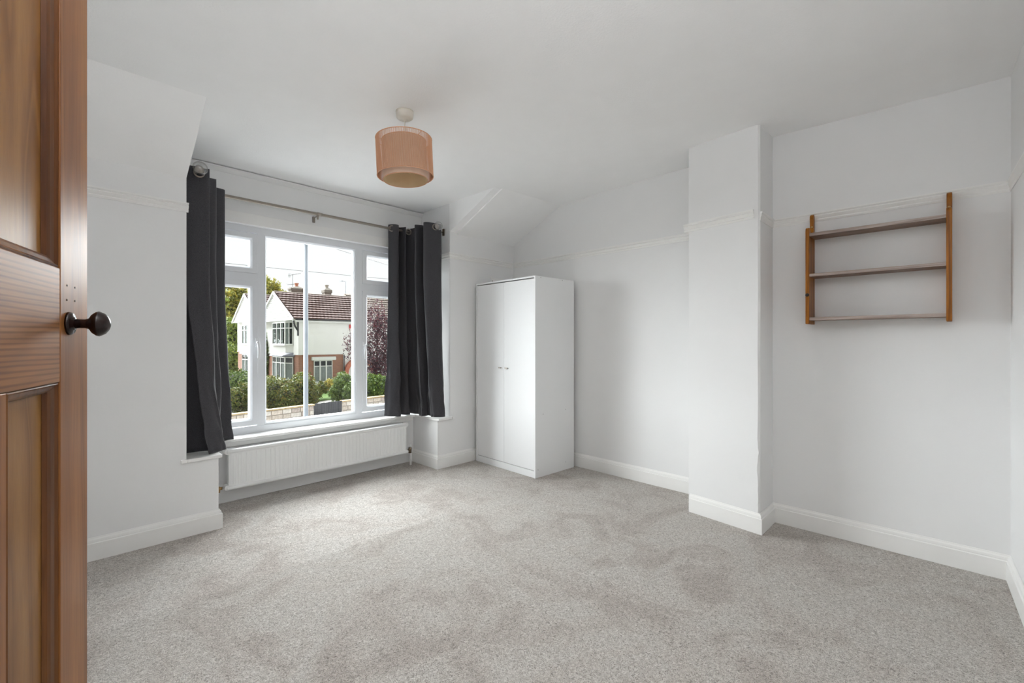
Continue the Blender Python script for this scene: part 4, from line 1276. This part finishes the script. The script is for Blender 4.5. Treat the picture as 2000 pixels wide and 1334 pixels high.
# porch arch of red brick
vs, fs = [], []
ca, cz_, ro, ri = 19.15, -1.65, 1.42, 1.10
n_ = 24
for (y, ) in ((36.95,), (37.26,)):
    for i in range(n_ + 1):
        a = PI * i / n_
        vs.append((ca - ro * math.cos(a), y, cz_ + ro * math.sin(a))); vs.append((ca - ri * math.cos(a), y, cz_ + ri * math.sin(a)))
k = 2 * (n_ + 1)
for i in range(n_):
    a = 2 * i
    fs += [(a, a + 1, a + 3, a + 2), (k + a, k + a + 2, k + a + 3, k + a + 1), (a, a + 2, k + a + 2, k + a), (a + 1, k + a + 1, k + a + 3, a + 3)]
M['arch'] = plain('orange_red_arch_brick', (0.46, 0.14, 0.08), 0.85, noise_amt=0.15, nscale=20)
m = MB().add(vs, fs)
m.box(ca - ro, ca - ri, 36.95, 37.26, GZ, cz_).box(ca + ri, ca + ro, 36.95, 37.26, GZ, cz_)
LA(m).build('porch_arch', M['arch'], rootA)
LA(MB().box(18.6, 19.7, 37.22, 37.27, GZ, -1.0)).build('front_door', M['whitewood'], rootA)
LA(MB().box(18.95, 19.35, 37.20, 37.23, -1.6, -1.2)).build('door_light', M['dark_in'], rootA)
# chimneys
def chimney(parent, Lf, x, y, w, dpt, z0, z1, taper, mat):
    m = MB().box(x - w / 2, x + w / 2, y, y + dpt, z0, z1)
    m.box(x - w / 2 - 0.06, x + w / 2 + 0.06, y - 0.06, y + dpt + 0.06, z1 - 0.32 if taper else z1 - 0.2, z1 - 0.05)
    c = Lf(m).build('chimney', mat, parent)
    m = MB(); n = 8
    m.add([(x - w / 2 - 0.06, y - 0.06, z1 - 0.05), (x + w / 2 + 0.06, y - 0.06, z1 - 0.05), (x + w / 2 + 0.06, y + dpt + 0.06, z1 - 0.05), (x - w / 2 - 0.06, y + dpt + 0.06, z1 - 0.05),
           (x - 0.16, y + dpt / 2 - 0.16, z1 + 0.14), (x + 0.16, y + dpt / 2 - 0.16, z1 + 0.14), (x + 0.16, y + dpt / 2 + 0.16, z1 + 0.14), (x - 0.16, y + dpt / 2 + 0.16, z1 + 0.14)],
          [(0, 1, 5, 4), (1, 2, 6, 5), (2, 3, 7, 6), (3, 0, 4, 7), (4, 5, 6, 7)])
    Lf(m).build('flaunching', M['stonegrey'], c)
    m = MB(); m.lathe([(0.17, z1 + 0.08), (0.14, z1 + 0.16), (0.14, z1 + 0.34), (0.19, z1 + 0.36), (0.19, z1 + 0.44), (0.12, z1 + 0.45), (0, z1 + 0.45)], (x, y + dpt / 2, 0), (0, 0, 1), 14)
    Lf(m).build('chimney_pot', M['terracotta'] if taper == 0 else M['stonegrey'], c)
    return c
chimney(rootA, LA, 15.95, 42.4, 1.15, 0.7, 4.2, 5.95, 0, M['brick_old'])
chimney(rootA, LA, 18.6, 42.2, 0.62, 0.6, 4.2, 6.0, 1, M['brick_old'])

# house with a mossy roof further right
rc = empty('house', (24.0, 45.0, GZ)); tag(rc, 'house with weathered brown roof behind the purple tree', 'house')
MB().box(0, 14, 0, 9, 0, 5.6).build('wall', M['render'], rc)
tiled_slope(rc, (0, 0, 0), -0.3, 14.3, -0.4, 5.5, 4.5, 9.45, 14, M['tile_old'])
MB().add([(-0.3, 4.5, 9.45), (14.3, 4.5, 9.45), (14.3, 9.4, 5.5), (-0.3, 9.4, 5.5), (-0.3, -0.35, 5.5), (14.3, -0.35, 5.5)], [(0, 1, 2, 3), (0, 4, 5, 1), (1, 5, 2), (0, 3, 4)]).build('roof', M['tile_old'], rc)

# ---- steel pole in front, lamps, wires, aerial
pb = at(597.3, 665, 15.0)
sp_ = empty('steel_pole', (pb.x, pb.y, GZ)); tag(sp_, 'tall pale grey steel pole in the middle of the window view', 'pole')
m = MB(); m.tube([(0, 0, 0), (0, 0, 1.2), (0, 0, 1.25), (0, 0, 7.32)], [0.095, 0.095, 0.074, 0.072], 18); m.build('shaft', M['galv'], sp_)
m = MB(); m.lathe([(0, 7.345), (0.074, 7.34), (0.078, 7.31), (0.074, 7.305)], (0, 0, 0), (0, 0, 1), 18); m.build('cap', M['galv'], sp_)
lp = at(675, 600, 60.0)
sl = empty('street_lamp', (lp.x, lp.y, GZ)); tag(sl, 'distant street lamp above the tiled roof', 'street lamp')
ht = at(675, 549, 60).z - GZ
m = MB(); m.tube([(0, 0, 0), (0, 0, ht)], [0.10, 0.06], 8); m.build('column', M['galv'], sl)
m = MB(); m.tube([(0, 0, ht - 0.05), (RX * -0.5, RY * -0.5, ht - 0.02)], 0.04, 6); m.build('arm', M['galv'], sl)
m = MB(); m.tube([(RX * -0.35, RY * -0.35, ht - 0.02), (RX * -0.8, RY * -0.8, ht + 0.06)], [0.07, 0.05], 8); m.build('lantern', M['galv'], sl)
def wire(name, a, b, sag, label):
    o = empty(name, a); tag(o, label, 'cable')
    pts = [Vector((0, 0, 0)) + (b - a) * (i / 24) - Vector((0, 0, sag * 4 * (i / 24) * (1 - i / 24))) for i in range(25)]
    m = MB(); m.tube(pts, 0.012, 5); m.build('wire', M['cable'], o)
wire('overhead_wire', at(300, 499, 20), at(900, 557, 30), 0.06, 'long overhead wire crossing the sky in all three panes')
wire('overhead_wire', at(560, 455, 14), at(800, 530, 32), 0.03, 'short overhead wire high in the right of the centre pane')
ae = at(571.5, 574, 41.5)
ta = empty('tv_aerial', (ae.x, ae.y, ae.z - 0.35)); tag(ta, 'thin television aerial on the tiled roof, left of the steel pole', 'aerial')
m = MB(); m.tube([(0, 0, 0), (0, 0, 2.12)], 0.022, 6); m.build('mast', M['cable'], ta)
m = MB()
ux = Vector((RX, RY, 0))
m.tube([ux * -0.4 + Vector((0, 0, 2.02)), ux * 0.75 + Vector((0, 0, 2.22))], 0.016, 5)
for t in (-0.38, -0.28, -0.18): m.tube([ux * t + Vector((0, 0.0, 1.86)), ux * t + Vector((0, 0, 2.22))], 0.012, 5)
for t in (0.0, 0.15, 0.3, 0.45, 0.6): m.tube([ux * t + Vector((-0.12 , -0.1, 2.09 + t * 0.17)), ux * t + Vector((0.12, 0.1, 2.09 + t * 0.17))], 0.010, 5)
tag(m.build('upper_array', M['cable'], ta), kind='stuff')
m = MB()
m.tube([ux * -0.5 + Vector((0, 0, 1.18)), ux * 0.25 + Vector((0, 0, 1.26))], 0.016, 5)
for t in (-0.45, -0.3, -0.15, 0.0, 0.12): m.tube([ux * t + Vector((-0.15, -0.12, 1.22)), ux * t + Vector((0.15, 0.12, 1.22))], 0.010, 5)
tag(m.build('lower_array', M['cable'], ta), kind='stuff')
